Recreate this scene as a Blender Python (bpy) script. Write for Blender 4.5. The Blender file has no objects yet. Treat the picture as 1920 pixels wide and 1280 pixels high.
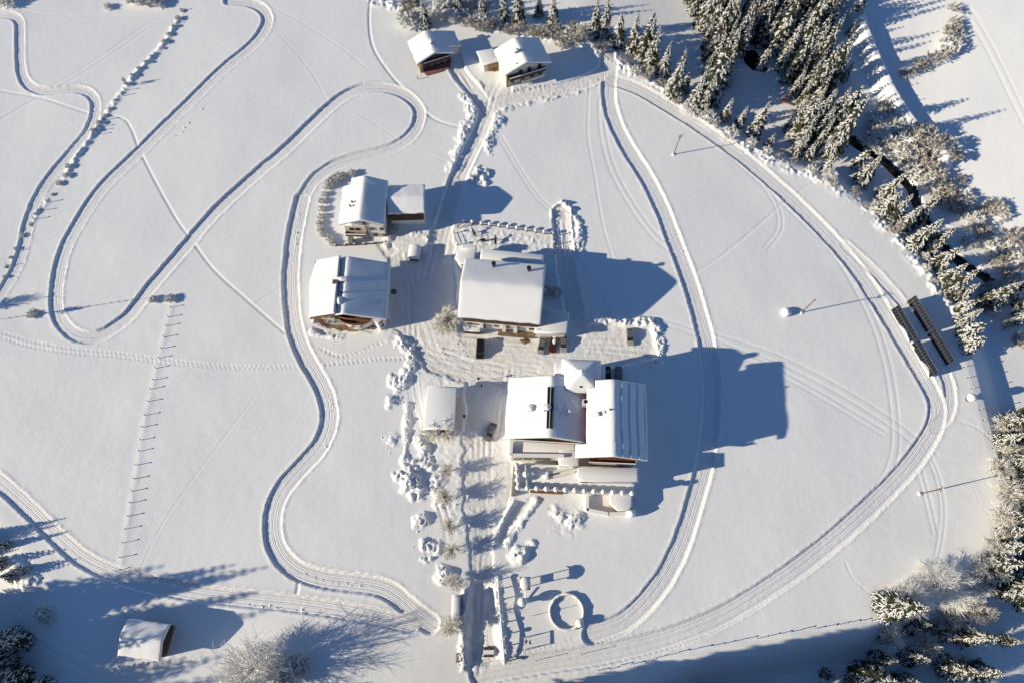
import bpy, bmesh, math, random
import numpy as np
from mathutils import Vector, Matrix

rnd = random.Random(7)
scene = bpy.context.scene
COL = scene.collection
R = math.radians

# ------------------------------------------------------------------ camera, sky, sun, exposure
CAM_H, TILT, FPX = 160.0, R(19.8), 1280.0          # drone height, tilt from straight down, focal length (px of a 1920 wide frame)
SUN_EL, SUN_AZ = 21.0, 12.5                        # elevation; shadows fall towards this angle (counter-clockwise from +X)
cam = bpy.data.cameras.new("camera"); cam.sensor_width = 36.0; cam.lens = 24.0
cam.clip_start = 1.0; cam.clip_end = 4000.0
cam_o = bpy.data.objects.new("camera", cam); COL.objects.link(cam_o)
cam_o.location = (0, 0, CAM_H); cam_o.rotation_euler = (TILT, 0, 0)
scene.camera = cam_o
world = bpy.data.worlds.new("World"); scene.world = world; world.use_nodes = True
wn = world.node_tree.nodes; wl = world.node_tree.links
sky = wn.new("ShaderNodeTexSky"); sky.sky_type = 'NISHITA'; sky.sun_disc = False
sky.sun_elevation = R(SUN_EL); sky.sun_rotation = R(270 - SUN_AZ)
sky.altitude = 1100; sky.air_density = 1.0; sky.dust_density = 0.0; sky.ozone_density = 5.0
wl.new(sky.outputs[0], wn["Background"].inputs[0]); wn["Background"].inputs[1].default_value = 0.075
sl = bpy.data.lights.new("sun", 'SUN'); sl.energy = 4.3; sl.angle = R(0.53); sl.color = (1.0, 0.86, 0.635)
so = bpy.data.objects.new("sun", sl); COL.objects.link(so)
sd = Vector((math.cos(R(SUN_EL)) * math.cos(R(SUN_AZ)), math.cos(R(SUN_EL)) * math.sin(R(SUN_AZ)), -math.sin(R(SUN_EL))))
so.rotation_euler = sd.to_track_quat('-Z', 'Y').to_euler(); so.location = (-150, -40, 90)
vs = scene.view_settings; vs.view_transform = 'Standard'; vs.look = 'None'; vs.gamma = 1.0
vs.use_curve_mapping = False; vs.exposure = 0.45

# ------------------------------------------------------------------ materials
def mat(name, col, rough=0.7, bump=None, var=None, metal=0.0, spec=0.3, lat=None):
    """bump: list of (scale, distance); var: (scale, colour2, low, high) mottling that belongs to the surface"""
    m = bpy.data.materials.new(name); m.use_nodes = True
    n = m.node_tree.nodes; l = m.node_tree.links; p = n["Principled BSDF"]
    p.inputs["Base Color"].default_value = (*col, 1); p.inputs["Roughness"].default_value = rough
    p.inputs["Metallic"].default_value = metal; p.inputs["Specular IOR Level"].default_value = spec
    tc = n.new("ShaderNodeTexCoord")
    if var:
        t = n.new("ShaderNodeTexNoise"); t.inputs["Scale"].default_value = var[0]; t.inputs["Detail"].default_value = 5
        l.new(tc.outputs["Object"], t.inputs["Vector"])
        r = n.new("ShaderNodeValToRGB"); r.color_ramp.elements[0].position = var[2]; r.color_ramp.elements[1].position = var[3]
        r.color_ramp.elements[0].color = (*col, 1); r.color_ramp.elements[1].color = (*var[1], 1)
        l.new(t.outputs["Fac"], r.inputs["Fac"]); l.new(r.outputs["Color"], p.inputs["Base Color"])
    prev = None
    for sc, dist in (bump or []):
        t = n.new("ShaderNodeTexNoise"); t.inputs["Scale"].default_value = sc; t.inputs["Detail"].default_value = 3
        l.new(tc.outputs["Object"], t.inputs["Vector"])
        b = n.new("ShaderNodeBump"); b.inputs["Distance"].default_value = dist; b.inputs["Strength"].default_value = 1.0
        l.new(t.outputs["Fac"], b.inputs["Height"])
        if prev: l.new(prev.outputs["Normal"], b.inputs["Normal"])
        prev = b
    if lat:                                             # grooves that run along a groomed track: height from the lateral distance
        a = n.new("ShaderNodeAttribute"); a.attribute_name = "lat"
        s1 = n.new("ShaderNodeMath"); s1.operation = 'MULTIPLY'; s1.inputs[1].default_value = lat[0]
        t = n.new("ShaderNodeTexNoise"); t.noise_dimensions = '1D'; t.inputs["Scale"].default_value = 1.0; t.inputs["Detail"].default_value = 2
        b = n.new("ShaderNodeBump"); b.inputs["Distance"].default_value = lat[1]
        l.new(a.outputs["Fac"], s1.inputs[0]); l.new(s1.outputs[0], t.inputs["W"])
        l.new(t.outputs["Fac"], b.inputs["Height"])
        if prev: l.new(prev.outputs["Normal"], b.inputs["Normal"])
        prev = b
    if prev: l.new(prev.outputs["Normal"], p.inputs["Normal"])
    return m

M_SNOW = mat("snow", (0.84, 0.87, 0.90), 0.65, bump=[(0.35, 0.06), (2.0, 0.02), (7.0, 0.010)])
M_TRAIL = mat("groomed_snow", (0.85, 0.87, 0.90), 0.6, bump=[(2.5, 0.02)], lat=(3.6, 0.26))
M_YARD = mat("driven_snow", (0.81, 0.83, 0.85), 0.7, bump=[(1.6, 0.09), (5.0, 0.05)], var=(0.35, (0.77, 0.77, 0.75), 0.42, 0.7))
M_ROOFSNOW = mat("roof_snow", (0.85, 0.87, 0.89), 0.65, bump=[(0.5, 0.02), (3.0, 0.006)])
M_BSNOW = mat("branch_snow", (0.84, 0.86, 0.87), 0.8)
M_FROST = mat("hoar_frost", (0.82, 0.82, 0.80), 0.9, var=(1.5, (0.62, 0.58, 0.52), 0.5, 0.8))
M_FROST2 = mat("hoar_frost_on_brown_twigs", (0.79, 0.78, 0.74), 0.9, var=(1.6, (0.48, 0.43, 0.36), 0.48, 0.68))
M_TWIG = mat("frosted_brown_twigs", (0.30, 0.26, 0.22), 0.9, var=(1.2, (0.74, 0.73, 0.70), 0.42, 0.58))
M_NEEDLE = mat("spruce_needles", (0.030, 0.040, 0.022), 0.8, var=(0.9, (0.075, 0.068, 0.034), 0.42, 0.68))
M_BARK = mat("bark", (0.10, 0.07, 0.05), 0.9, var=(4.0, (0.17, 0.13, 0.10), 0.4, 0.7))
M_WOOD = mat("weathered_wood", (0.13, 0.075, 0.042), 0.75, bump=[(6.0, 0.02)], var=(3.0, (0.21, 0.13, 0.075), 0.35, 0.7))
M_DWOOD = mat("dark_wood", (0.055, 0.035, 0.024), 0.75, var=(3.0, (0.10, 0.065, 0.04), 0.4, 0.7))
M_RWOOD = mat("red_brown_wood", (0.17, 0.06, 0.035), 0.7, var=(3.0, (0.23, 0.10, 0.05), 0.4, 0.7))
M_YWOOD = mat("honey_wood", (0.42, 0.26, 0.12), 0.7, var=(3.0, (0.32, 0.19, 0.09), 0.4, 0.7))
M_PLASTER = mat("cream_plaster", (0.66, 0.62, 0.53), 0.8, var=(0.8, (0.60, 0.56, 0.47), 0.4, 0.7))
M_WHITE = mat("white_plaster", (0.78, 0.76, 0.72), 0.8, var=(0.8, (0.70, 0.68, 0.64), 0.4, 0.7))
M_GLASS = mat("dark_glass", (0.02, 0.025, 0.03), 0.08, spec=0.6)
M_METAL = mat("dark_metal", (0.05, 0.05, 0.055), 0.45, metal=0.6)
M_GALV = mat("galvanised_steel", (0.45, 0.46, 0.48), 0.4, metal=0.8)
M_RUST = mat("red_brick", (0.20, 0.08, 0.06), 0.85)
M_WATER = mat("dark_water", (0.010, 0.014, 0.012), 0.12, spec=0.5, bump=[(2.0, 0.03)])
M_EARTH = mat("bare_earth", (0.16, 0.11, 0.065), 0.9, bump=[(2.5, 0.08)], var=(1.2, (0.30, 0.25, 0.20), 0.45, 0.75))
M_STONE = mat("grey_stone", (0.30, 0.28, 0.26), 0.85, bump=[(2.0, 0.05)], var=(1.5, (0.20, 0.18, 0.16), 0.4, 0.7))
M_PV = mat("solar_cell", (0.005, 0.009, 0.020), 0.5, spec=0.12)
M_ALU = mat("dark_panel_frame", (0.10, 0.11, 0.13), 0.4, metal=0.5)
M_RED = mat("red_paint", (0.10, 0.012, 0.010), 0.3, spec=0.5)
M_SILVER = mat("silver_paint", (0.50, 0.52, 0.54), 0.3, metal=0.4, spec=0.5)
M_GREY = mat("grey_paint", (0.22, 0.22, 0.22), 0.3, metal=0.4, spec=0.5)
M_BEIGE = mat("champagne_paint", (0.48, 0.47, 0.44), 0.3, metal=0.3, spec=0.5)
M_BLACK = mat("black_paint", (0.012, 0.012, 0.013), 0.3, spec=0.5)
M_TYRE = mat("tyre_rubber", (0.02, 0.02, 0.02), 0.9)
M_LAMP = mat("lamp_glass", (0.7, 0.7, 0.68), 0.2)
M_TAIL = mat("tail_light", (0.35, 0.02, 0.02), 0.3)
M_HORSE = mat("dark_bay_coat", (0.035, 0.02, 0.013), 0.6, var=(2.0, (0.06, 0.03, 0.018), 0.4, 0.7))
M_MANE = mat("black_mane", (0.01, 0.009, 0.008), 0.7)
M_COAT = mat("dark_coat", (0.02, 0.022, 0.035), 0.8)
M_SKIN = mat("skin", (0.50, 0.32, 0.24), 0.6)
M_ORANGE = mat("orange_cloth", (0.75, 0.16, 0.03), 0.7)
M_CARPET = mat("red_deck_boards", (0.25, 0.085, 0.08), 0.8, var=(2.0, (0.32, 0.15, 0.14), 0.4, 0.7))

# ------------------------------------------------------------------ pixel of the photograph -> point in the place
cT, sT = math.cos(TILT), math.sin(TILT)
def P(px, py, z=0.0):
    x = (px - 960) / FPX; y = (640 - py) / FPX
    dx, dy, dz = x, y * cT + sT, y * sT - cT
    s = (CAM_H - z) / -dz
    return np.array([dx * s, dy * s])
def px_pts(pts, z=0.0): return np.array([P(a, b, z) for a, b in pts])
def smooth(p, step=1.6, closed=False):
    """Catmull-Rom through world points"""
    p = np.asarray(p, float); n = len(p); out = []
    rng = range(n if closed else n - 1)
    for i in rng:
        a = p[(i - 1) % n] if (closed or i > 0) else 2 * p[0] - p[1]
        b = p[i]; c = p[(i + 1) % n]
        d = p[(i + 2) % n] if (closed or i + 2 < n) else 2 * p[-1] - p[-2]
        k = max(1, int(np.linalg.norm(c - b) / step))
        for t in np.arange(k) / k:
            out.append(0.5 * ((2 * b) + (-a + c) * t + (2 * a - 5 * b + 4 * c - d) * t * t + (-a + 3 * b - 3 * c + d) * t ** 3))
    if not closed: out.append(p[-1])
    return np.array(out)

# ------------------------------------------------------------------ terrain grid
GD = 0.30
GX0, GX1, GY0, GY1 = -170.0, 170.0, -36.0, 184.0
gx = np.arange(GX0, GX1 + 1e-6, GD).astype(np.float32); gy = np.arange(GY0, GY1 + 1e-6, GD).astype(np.float32)
NX, NY = len(gx), len(gy)
def vnoise(xs, ys, scale, seed):
    """value noise on a regular grid, smooth, range about -1..1"""
    r = np.random.default_rng(seed)
    a = (xs - xs[0]) / scale; b = (ys - ys[0]) / scale
    lat = r.uniform(-1, 1, (int(b[-1]) + 3, int(a[-1]) + 3)).astype(np.float32)
    i = a.astype(int); j = b.astype(int)
    u = (a - i); v = (b - j); u = (u * u * (3 - 2 * u)).astype(np.float32); v = (v * v * (3 - 2 * v)).astype(np.float32)
    L0 = lat[np.ix_(j, i)] * (1 - u) + lat[np.ix_(j, i + 1)] * u
    L1 = lat[np.ix_(j + 1, i)] * (1 - u) + lat[np.ix_(j + 1, i + 1)] * u
    return L0 * (1 - v)[:, None] + L1 * v[:, None]
def sstep(a, b, x):
    t = np.clip((x - a) / (b - a), 0, 1); return t * t * (3 - 2 * t)
def inside(poly, X, Y):
    c = np.zeros(X.shape, bool); n = len(poly)
    for k in range(n):
        x0, y0 = poly[k]; x1, y1 = poly[(k + 1) % n]
        if y0 == y1: continue
        c ^= ((y0 > Y) != (y1 > Y)) & (X < (x1 - x0) * (Y - y0) / (y1 - y0) + x0)
    return c
def dist_poly(pts, X, Y):
    d = np.full(X.shape, 1e9, np.float32)
    for k in range(len(pts) - 1):
        a = pts[k]; v = pts[k + 1] - a; q = float(v @ v) + 1e-9
        t = np.clip(((X - a[0]) * v[0] + (Y - a[1]) * v[1]) / q, 0, 1)
        d = np.minimum(d, (X - a[0] - t * v[0]) ** 2 + (Y - a[1] - t * v[1]) ** 2)
    return np.sqrt(d)

# big shape of the land, on a 2 m grid that also covers the surroundings
EDGE = px_pts([(700, 2), (790, 22), (900, 46), (1000, 66), (1085, 78), (1180, 132), (1290, 204), (1420, 286), (1560, 345), (1660, 422), (1738, 510), (1796, 600),
               (1820, 690), (1842, 780), (1868, 870), (1880, 960), (1850, 1042), (1740, 1100), (1640, 1158), (1400, 1208), (1110, 1262), (960, 1330)])
cxs = np.arange(-700, 701, 2.0); cys = np.arange(-500, 901, 2.0)
CX, CY = np.meshgrid(cxs, cys)
meadow = np.vstack([EDGE, [[0, -500], [-700, -500], [-700, 900], [EDGE[0][0] - 30, 900]]])
CIN = inside(meadow, CX, CY)
CDE = dist_poly(np.vstack([[[EDGE[0][0] - 30, 900]], EDGE, [[0, -500]]]), CX, CY)
CD = np.where(CIN, 0, CDE)
south = sstep(40, -10, CY) * (CX > 0)                                  # the land falls further in the south-east
drop = 4.2 + 5.0 * south
north = sstep(118, 150, CY) * sstep(60, 20, CX); drop = drop * (1 - 0.55 * north)
CM = -drop * sstep(0.0, 9.0, CD) - 3.0 * south * sstep(9, 45, CD)
CM += 0.17 * np.clip(CD - 24, 0, 400) * (1 - south) * sstep(70, 100, CX)           # rising white field beyond the brook
SW = px_pts([(-60, 880), (20, 985), (75, 1050), (110, 1105), (130, 1200), (140, 1330)])
sw_poly = np.vstack([SW, [[SW[-1][0], -500], [-700, -500], [-700, SW[0][1]]]])
swd = np.where(inside(sw_poly, CX, CY), dist_poly(np.vstack([SW, [[SW[-1][0], -500]]]), CX, CY), 0)
CM += -2.2 * sstep(0, 14, swd)
CM += 0.30 * vnoise(cxs, cys, 52, 3) + 0.2 * vnoise(cxs, cys, 24, 4) + 0.10 * vnoise(cxs, cys, 10, 5)
CM += 10 * sstep(-24, -34, CY) * sstep(32, -5, CX) * sstep(-95, -55, CX)      # unseen rise south of the picture, added so its trees' shade reaches further
flat = np.ones_like(CM)
for (fx, fy), fr_ in (((800, 560), 34), ((1010, 560), 34), ((1080, 800), 40), ((890, 800), 25), ((690, 380), 22), ((900, 110), 26)):
    c = P(fx, fy); flat = np.minimum(flat, sstep(fr_ * 0.6, fr_ * 1.3, np.hypot(CX - c[0], CY - c[1])))
CM = np.where(CD > 0, CM, CM * flat)
def macro(x, y):
    a = (np.asarray(x, float) + 700) / 2; b = (np.asarray(y, float) + 500) / 2
    i = np.clip(a.astype(int), 0, CM.shape[1] - 2); j = np.clip(b.astype(int), 0, CM.shape[0] - 2)
    u = a - i; v = b - j
    return (CM[j, i] * (1 - u) + CM[j, i + 1] * u) * (1 - v) + (CM[j + 1, i] * (1 - u) + CM[j + 1, i + 1] * u) * v
def Wm(px, py):
    z = 0.0
    for _ in range(8):
        q = P(px, py, z); z = 0.5 * z + 0.5 * float(macro(q[0], q[1]))
    return P(px, py, z)
def wpts(pts): return np.array([Wm(a, b) for a, b in pts])

GXX, GYY = np.meshgrid(gx, gy)
BASE = macro(GXX, GYY).astype(np.float32)
CARVE = np.zeros((NY, NX), np.float32); PILE = np.zeros((NY, NX), np.float32)
CLS = np.zeros((NY, NX), np.int8); LAT = np.zeros((NY, NX), np.float32)
N1 = vnoise(gx, gy, 1.0, 11); N2 = vnoise(gx, gy, 2.3, 12); N05 = vnoise(gx, gy, 0.62, 13); N6 = vnoise(gx, gy, 6.0, 14)
def window(pts, rad):
    lo = pts.min(0) - rad; hi = pts.max(0) + rad
    i0 = max(0, int((lo[0] - GX0) / GD)); i1 = min(NX, int((hi[0] - GX0) / GD) + 2)
    j0 = max(0, int((lo[1] - GY0) / GD)); j1 = min(NY, int((hi[1] - GY0) / GD) + 2)
    return slice(j0, max(j0, j1)), slice(i0, max(i0, i1))
def line_field(pts, rad):
    """distance, signed lateral distance and length along a polyline, inside its window"""
    J, I = window(pts, rad); sh = (J.stop - J.start, I.stop - I.start)
    D = np.full(sh, 1e9, np.float32); Lt = np.zeros(sh, np.float32); S = np.zeros(sh, np.float32); s0 = 0.0
    for k in range(len(pts) - 1):
        a = pts[k]; v = pts[k + 1] - a; ln = float(np.hypot(*v)) + 1e-9
        j2, i2 = window(pts[k:k + 2], rad)
        if j2.stop <= j2.start or i2.stop <= i2.start: s0 += ln; continue
        jj = slice(j2.start - J.start, j2.stop - J.start); ii = slice(i2.start - I.start, i2.stop - I.start)
        X = gx[i2][None, :] - a[0]; Y = gy[j2][:, None] - a[1]
        al = (X * v[0] + Y * v[1]) / ln; t = np.clip(al, 0, ln)
        d = np.hypot(X - t * v[0] / ln, Y - t * v[1] / ln); la = (X * v[1] - Y * v[0]) / ln
        m = d < D[jj, ii]
        D[jj, ii] = np.where(m, d, D[jj, ii]); Lt[jj, ii] = np.where(m, la, Lt[jj, ii]); S[jj, ii] = np.where(m, s0 + t, S[jj, ii])
        s0 += ln
    return J, I, D, Lt, S
def track(px, width, depth=0.45, cls=1, wall=0.22, berm=0.10, grooves=0.03, side=0.0, jitter=0.10):
    """a groomed track sunk into the snow; side > 0 deepens the right edge (looking along it), < 0 the left"""
    pts = smooth(wpts(px)); w = width / 2
    J, I, D, Lt, S = line_field(pts, w + 3)
    ww = w + jitter * N2[J, I] + 0.5 * jitter * N05[J, I]
    inn = 1 - sstep(0, wall, D - ww)
    dd = depth * (1 + side * np.clip(Lt / w, -1, 1))
    c = -dd * inn
    c += grooves * N05[J, I] * inn * 0.6
    CARVE[J, I] = np.minimum(CARVE[J, I], c)
    b = berm * np.exp(-((D - ww - wall - 0.15) / 0.35) ** 2) * (0.9 + 0.5 * N05[J, I])
    PILE[J, I] = np.maximum(PILE[J, I], b * (D > ww))
    m = D < ww + 0.12
    CLS[J, I] = np.where(m, cls, CLS[J, I]); LAT[J, I] = np.where(m, Lt + 0.05 * N6[J, I], LAT[J, I])
def path(px, width=0.5, depth=0.16, dents=0.0, berm=0.02, pair=0.0, add=False):
    pts = smooth(wpts(px))
    J, I, D, Lt, S = line_field(pts, width + pair + 1.5)
    if pair: D = np.abs(np.abs(Lt) - pair / 2) + np.where(D > pair / 2 + 0.8, 5, 0)
    g = np.exp(-(D / (width * 0.55)) ** 2)
    if dents: g = g * np.clip(0.45 + dents * np.sin(S * 2 * math.pi / 1.15 + 2.2 * np.sign(Lt)), 0, 1.3)
    if add: CARVE[J, I] -= depth * g; return
    CARVE[J, I] = np.minimum(CARVE[J, I], -depth * g)
    PILE[J, I] = np.maximum(PILE[J, I], berm * np.exp(-((D - width) / (width * 0.5)) ** 2))
def yard(px, depth, cls, soft=0.6, rough=0.05):
    pts = wpts(px); J, I = window(pts, 2.5)
    X, Y = np.meshgrid(gx[I], gy[J])
    ins = inside(pts, X, Y); d = dist_poly(np.vstack([pts, pts[:1]]), X, Y); sdv = np.where(ins, d, -d) + 0.55 * N2[J, I] + 0.25 * N1[J, I]
    k = sstep(0, soft, sdv)
    CARVE[J, I] = np.minimum(CARVE[J, I], -depth * k + rough * k * (N05[J, I] * 0.6 + N1[J, I] * 0.5))
    m = sdv > 0.25
    CLS[J, I] = np.where(m & (CLS[J, I] == 0), cls, CLS[J, I])
def pile(px, rad, h, chunk=0.75, add=True):
    pts = wpts(px); pts = smooth(pts) if len(pts) > 1 else np.vstack([pts, pts + 0.01])
    J, I, D, Lt, S = line_field(pts, rad * 1.5 + 1)
    k = np.clip(1 - (D / (rad * np.clip(0.92 + 0.45 * N2[J, I] + 0.40 * N1[J, I] + 0.2 * N05[J, I], .25, 1.5))) ** 2, 0, 1)
    rid = 1 - np.abs(N1[J, I]) * 1.5; fine = 1 - 2 * np.abs(N05[J, I])
    v = 0.85 * h * k ** 0.8 * np.clip((1 - chunk) + chunk * (0.40 * rid + 0.60 * fine + 0.55 * N2[J, I] + 0.15), 0.03, 2)
    PILE[J, I] = np.maximum(PILE[J, I], v)
    CLOD.append((pts, rad))
CLOD = []
def rough(px, amp):
    pts = wpts(px); J, I = window(pts, 2); X, Y = np.meshgrid(gx[I], gy[J])
    ins = inside(pts, X, Y); d = dist_poly(np.vstack([pts, pts[:1]]), X, Y)
    k = sstep(-0.8, 1.2, np.where(ins, d, -d))
    PILE[J, I] += k * amp * (0.8 * (1 - 2 * np.abs(N1[J, I])) + 0.7 * N05[J, I])

# yards and drives first, tracks afterwards
yard([(728, 480), (760, 476), (795, 470), (806, 425), (852, 408), (856, 600), (850, 645), (785, 650), (735, 622), (600, 632), (588, 612), (728, 596)], 0.35, 20)
yard([(775, 640), (850, 600), (1000, 618), (1060, 630), (1108, 606), (1222, 612), (1236, 668), (1140, 692), (965, 712), (952, 828), (880, 842), (868, 806), (872, 716), (850, 712), (800, 694), (772, 664)], 0.40, 20)
yard([(864, 806), (950, 822), (968, 872), (962, 930), (926, 1012), (930, 1086), (880, 1094), (872, 1000), (866, 900)], 0.27, 20)
yard([(878, 1080), (926, 1078), (946, 1244), (920, 1256), (872, 1258)], 1.1, 20, soft=1.6)
yard([(700, 455), (735, 452), (748, 470), (728, 486), (716, 482)], 0.2, 20)
yard([(930, 150), (960, 160), (962, 178), (936, 186), (915, 196), (905, 176), (900, 150)], 0.3, 20)
yard([(970, 936), (1000, 938), (975, 975), (940, 1022), (926, 1012), (948, 968)], 0.7, 20)
track([(846, 98), (862, 138), (893, 175), (911, 206), (900, 245), (878, 290), (862, 325), (846, 372), (832, 420), (822, 470)], 4.0, 0.5, cls=21, wall=0.5, grooves=0.06, berm=0.12)
track([(911, 206), (955, 186), (1040, 170), (1100, 152), (1136, 128), (1140, 100)], 4.2, 0.45, cls=21, grooves=0.06)
track([(1052, 400), (1056, 450), (1064, 520), (1078, 590), (1080, 625)], 4.6, 0.5, cls=21, grooves=0.06)
A = [(430, 2), (462, 4), (488, 14), (501, 34), (494, 58), (470, 87), (420, 128), (360, 187), (300, 246), (243, 302), (192, 352), (152, 410), (121, 470), (107, 530), (106, 580), (121, 612),
     (146, 630), (180, 632), (214, 614), (246, 587), (282, 540), (340, 472), (402, 400), (470, 336), (540, 276), (590, 227), (636, 186), (676, 167), (726, 166), (764, 180), (786, 208), (778, 243),
     (752, 268), (716, 284), (668, 296), (622, 312), (588, 338), (566, 374)]
track(A, 3.0, 0.36, cls=1, side=-0.2)
track([(566, 374), (554, 430), (546, 500), (546, 560), (554, 620), (574, 670), (600, 715), (615, 755), (616, 795), (600, 835), (568, 872), (534, 911), (514, 952), (511, 996), (524, 1036), (552, 1066),
       (602, 1084), (662, 1092), (712, 1100), (748, 1120), (778, 1148), (806, 1168)], 3.9, 0.46, cls=2, side=-0.2)
track([(-30, 28), (4, 27), (24, 30), (36, 42), (38, 74), (38, 112), (44, 146), (62, 165), (92, 171), (130, 167), (158, 170), (177, 186), (178, 216), (163, 250), (130, 290), (95, 332), (70, 372),
       (52, 422), (41, 474), (20, 522), (-20, 580)], 2.5, 0.32, cls=3, side=-0.2)
track([(-30, 885), (2, 906), (52, 951), (104, 1003), (154, 1046), (212, 1074), (284, 1095), (362, 1110), (452, 1121), (552, 1131), (652, 1146), (770, 1170)], 3.3, 0.35, cls=4)
track([(1146, 118), (1142, 150), (1142, 185), (1152, 226), (1177, 276), (1211, 330), (1241, 390), (1264, 450), (1287, 510), (1307, 572), (1325, 642), (1334, 720), (1331, 800), (1319, 880), (1299, 952),
       (1277, 1020), (1247, 1080), (1207, 1132), (1166, 1167), (1110, 1188)], 3.9, 0.45, cls=5, side=-0.3)
track([(1150, 150), (1196, 166), (1258, 202), (1326, 246), (1390, 292), (1450, 342), (1510, 398), (1568, 458), (1618, 520), (1660, 586), (1702, 656), (1738, 716), (1757, 760), (1752, 800), (1722, 850),
       (1686, 894), (1618, 962), (1540, 1030), (1450, 1096), (1350, 1156), (1250, 1196), (1130, 1226), (1000, 1246), (900, 1264)], 3.9, 0.34, cls=6, side=-0.2)
track([(1586, 460), (1640, 510), (1690, 566), (1720, 610)], 2.4, 0.2, cls=6)
track([(1752, 800), (1775, 780), (1782, 740), (1772, 700), (1750, 660)], 2.6, 0.22, cls=6)
# single ski and sledge lines, footpaths
for q, w in (([(1134, 165), (1128, 205), (1133, 260), (1150, 320), (1186, 386), (1226, 440), (1262, 470)], 1.6), ([(1392, 300), (1480, 388), (1560, 466), (1618, 560), (1655, 650), (1674, 740), (1680, 830), (1664, 890), (1636, 930)], 1.7),
             ([(1310, 225), (1370, 290), (1430, 345), (1458, 390), (1462, 430), (1440, 462)], 1.2), ([(1340, 632), (1450, 668), (1560, 722), (1670, 790), (1745, 850)], 2.0), ([(1230, 600), (1300, 622), (1420, 676), (1540, 740), (1650, 806)], 1.4),
             ([(1745, 860), (1760, 900), (1768, 960), (1762, 1020), (1752, 1060)], 1.0), ([(1722, 870), (1738, 930), (1752, 990)], 1.2), ([(940, 260), (975, 320), (1005, 365), (1035, 395)], 1.0), ([(1815, 20), (1850, 80), (1890, 160), (1925, 230)], 2.0),
             ([(1836, 40), (1815, 22), (1822, 60), (1806, 86)], 1.0), ([(100, 165), (160, 130), (220, 90), (280, 48), (320, 34)], 1.5), ([(-20, 1110), (60, 1180), (140, 1230), (220, 1280)], 2.4)):
    path(q, 0.40, 0.075, pair=w, berm=0.0)
for q, w, d, dn in (([(0, 170), (80, 185), (165, 212), (225, 220), (245, 240), (262, 282), (292, 342), (330, 410), (356, 446), (400, 505), (460, 560), (536, 626)], 0.42, 0.20, 0.0),
                    ([(695, -10), (692, 40), (700, 90), (732, 140), (772, 182), (812, 222), (872, 242)], 0.52, 0.22, 0.0), ([(1300, 515), (1342, 488), (1402, 440), (1472, 378)], 0.55, 0.18, 0.3), ([(1496, 362), (1535, 335)], 0.5, 0.15, 0.4),
                    ([(1105, 165), (1102, 250), (1115, 330), (1130, 420), (1150, 488)], 0.5, 0.12, 0.5), ([(30, 16), (90, 28), (200, 30), (310, 34)], 0.45, 0.14, 0.2), ([(478, 570), (500, 555), (528, 540)], 0.5, 0.15, 0.5),
                    ([(505, 10), (570, 45), (640, 90), (690, 130)], 0.5, 0.10, 0.3), ([(520, 60), (580, 130), (620, 200)], 0.45, 0.08, 0.4), ([(640, 195), (700, 230), (760, 270), (850, 310)], 0.45, 0.08, 0.4), ([(0, 225), (60, 190), (100, 172)], 0.5, 0.12, 0.0),
                    ([(0, 622), (60, 640), (150, 655), (220, 661), (300, 672), (370, 680), (460, 686), (560, 684)], 0.5, 0.15, 0.6), ([(0, 632), (60, 650), (140, 662), (220, 668), (300, 679), (380, 686), (460, 690), (560, 688)], 0.5, 0.15, 0.6),
                    ([(596, 684), (660, 678), (720, 672), (765, 672)], 0.7, 0.24, 0.6), ([(600, 652), (640, 668), (690, 652), (722, 640)], 0.6, 0.22, 0.6), ([(480, 740), (420, 820), (360, 900), (300, 990), (262, 1070)], 0.4, 0.03, 0.0),
                    ([(1585, 1050), (1600, 1085), (1640, 1120), (1650, 1140)], 0.4, 0.1, 0.5), ([(1798, 788), (1830, 800), (1866, 830)], 0.5, 0.15, 0.3), ([(1765, 420), (1850, 464), (1930, 512)], 0.8, 0.3, 0.0),
                    ([(1080, 1195), (1020, 1212), (960, 1225)], 0.5, 0.14, 0.6), ([(560, 1090), (556, 1115)], 0.6, 0.2, 0.0), ([(1816, 900), (1850, 960), (1870, 1000)], 0.35, 0.06, 0.3)):
    path(q, w, d, dents=dn)
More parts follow.
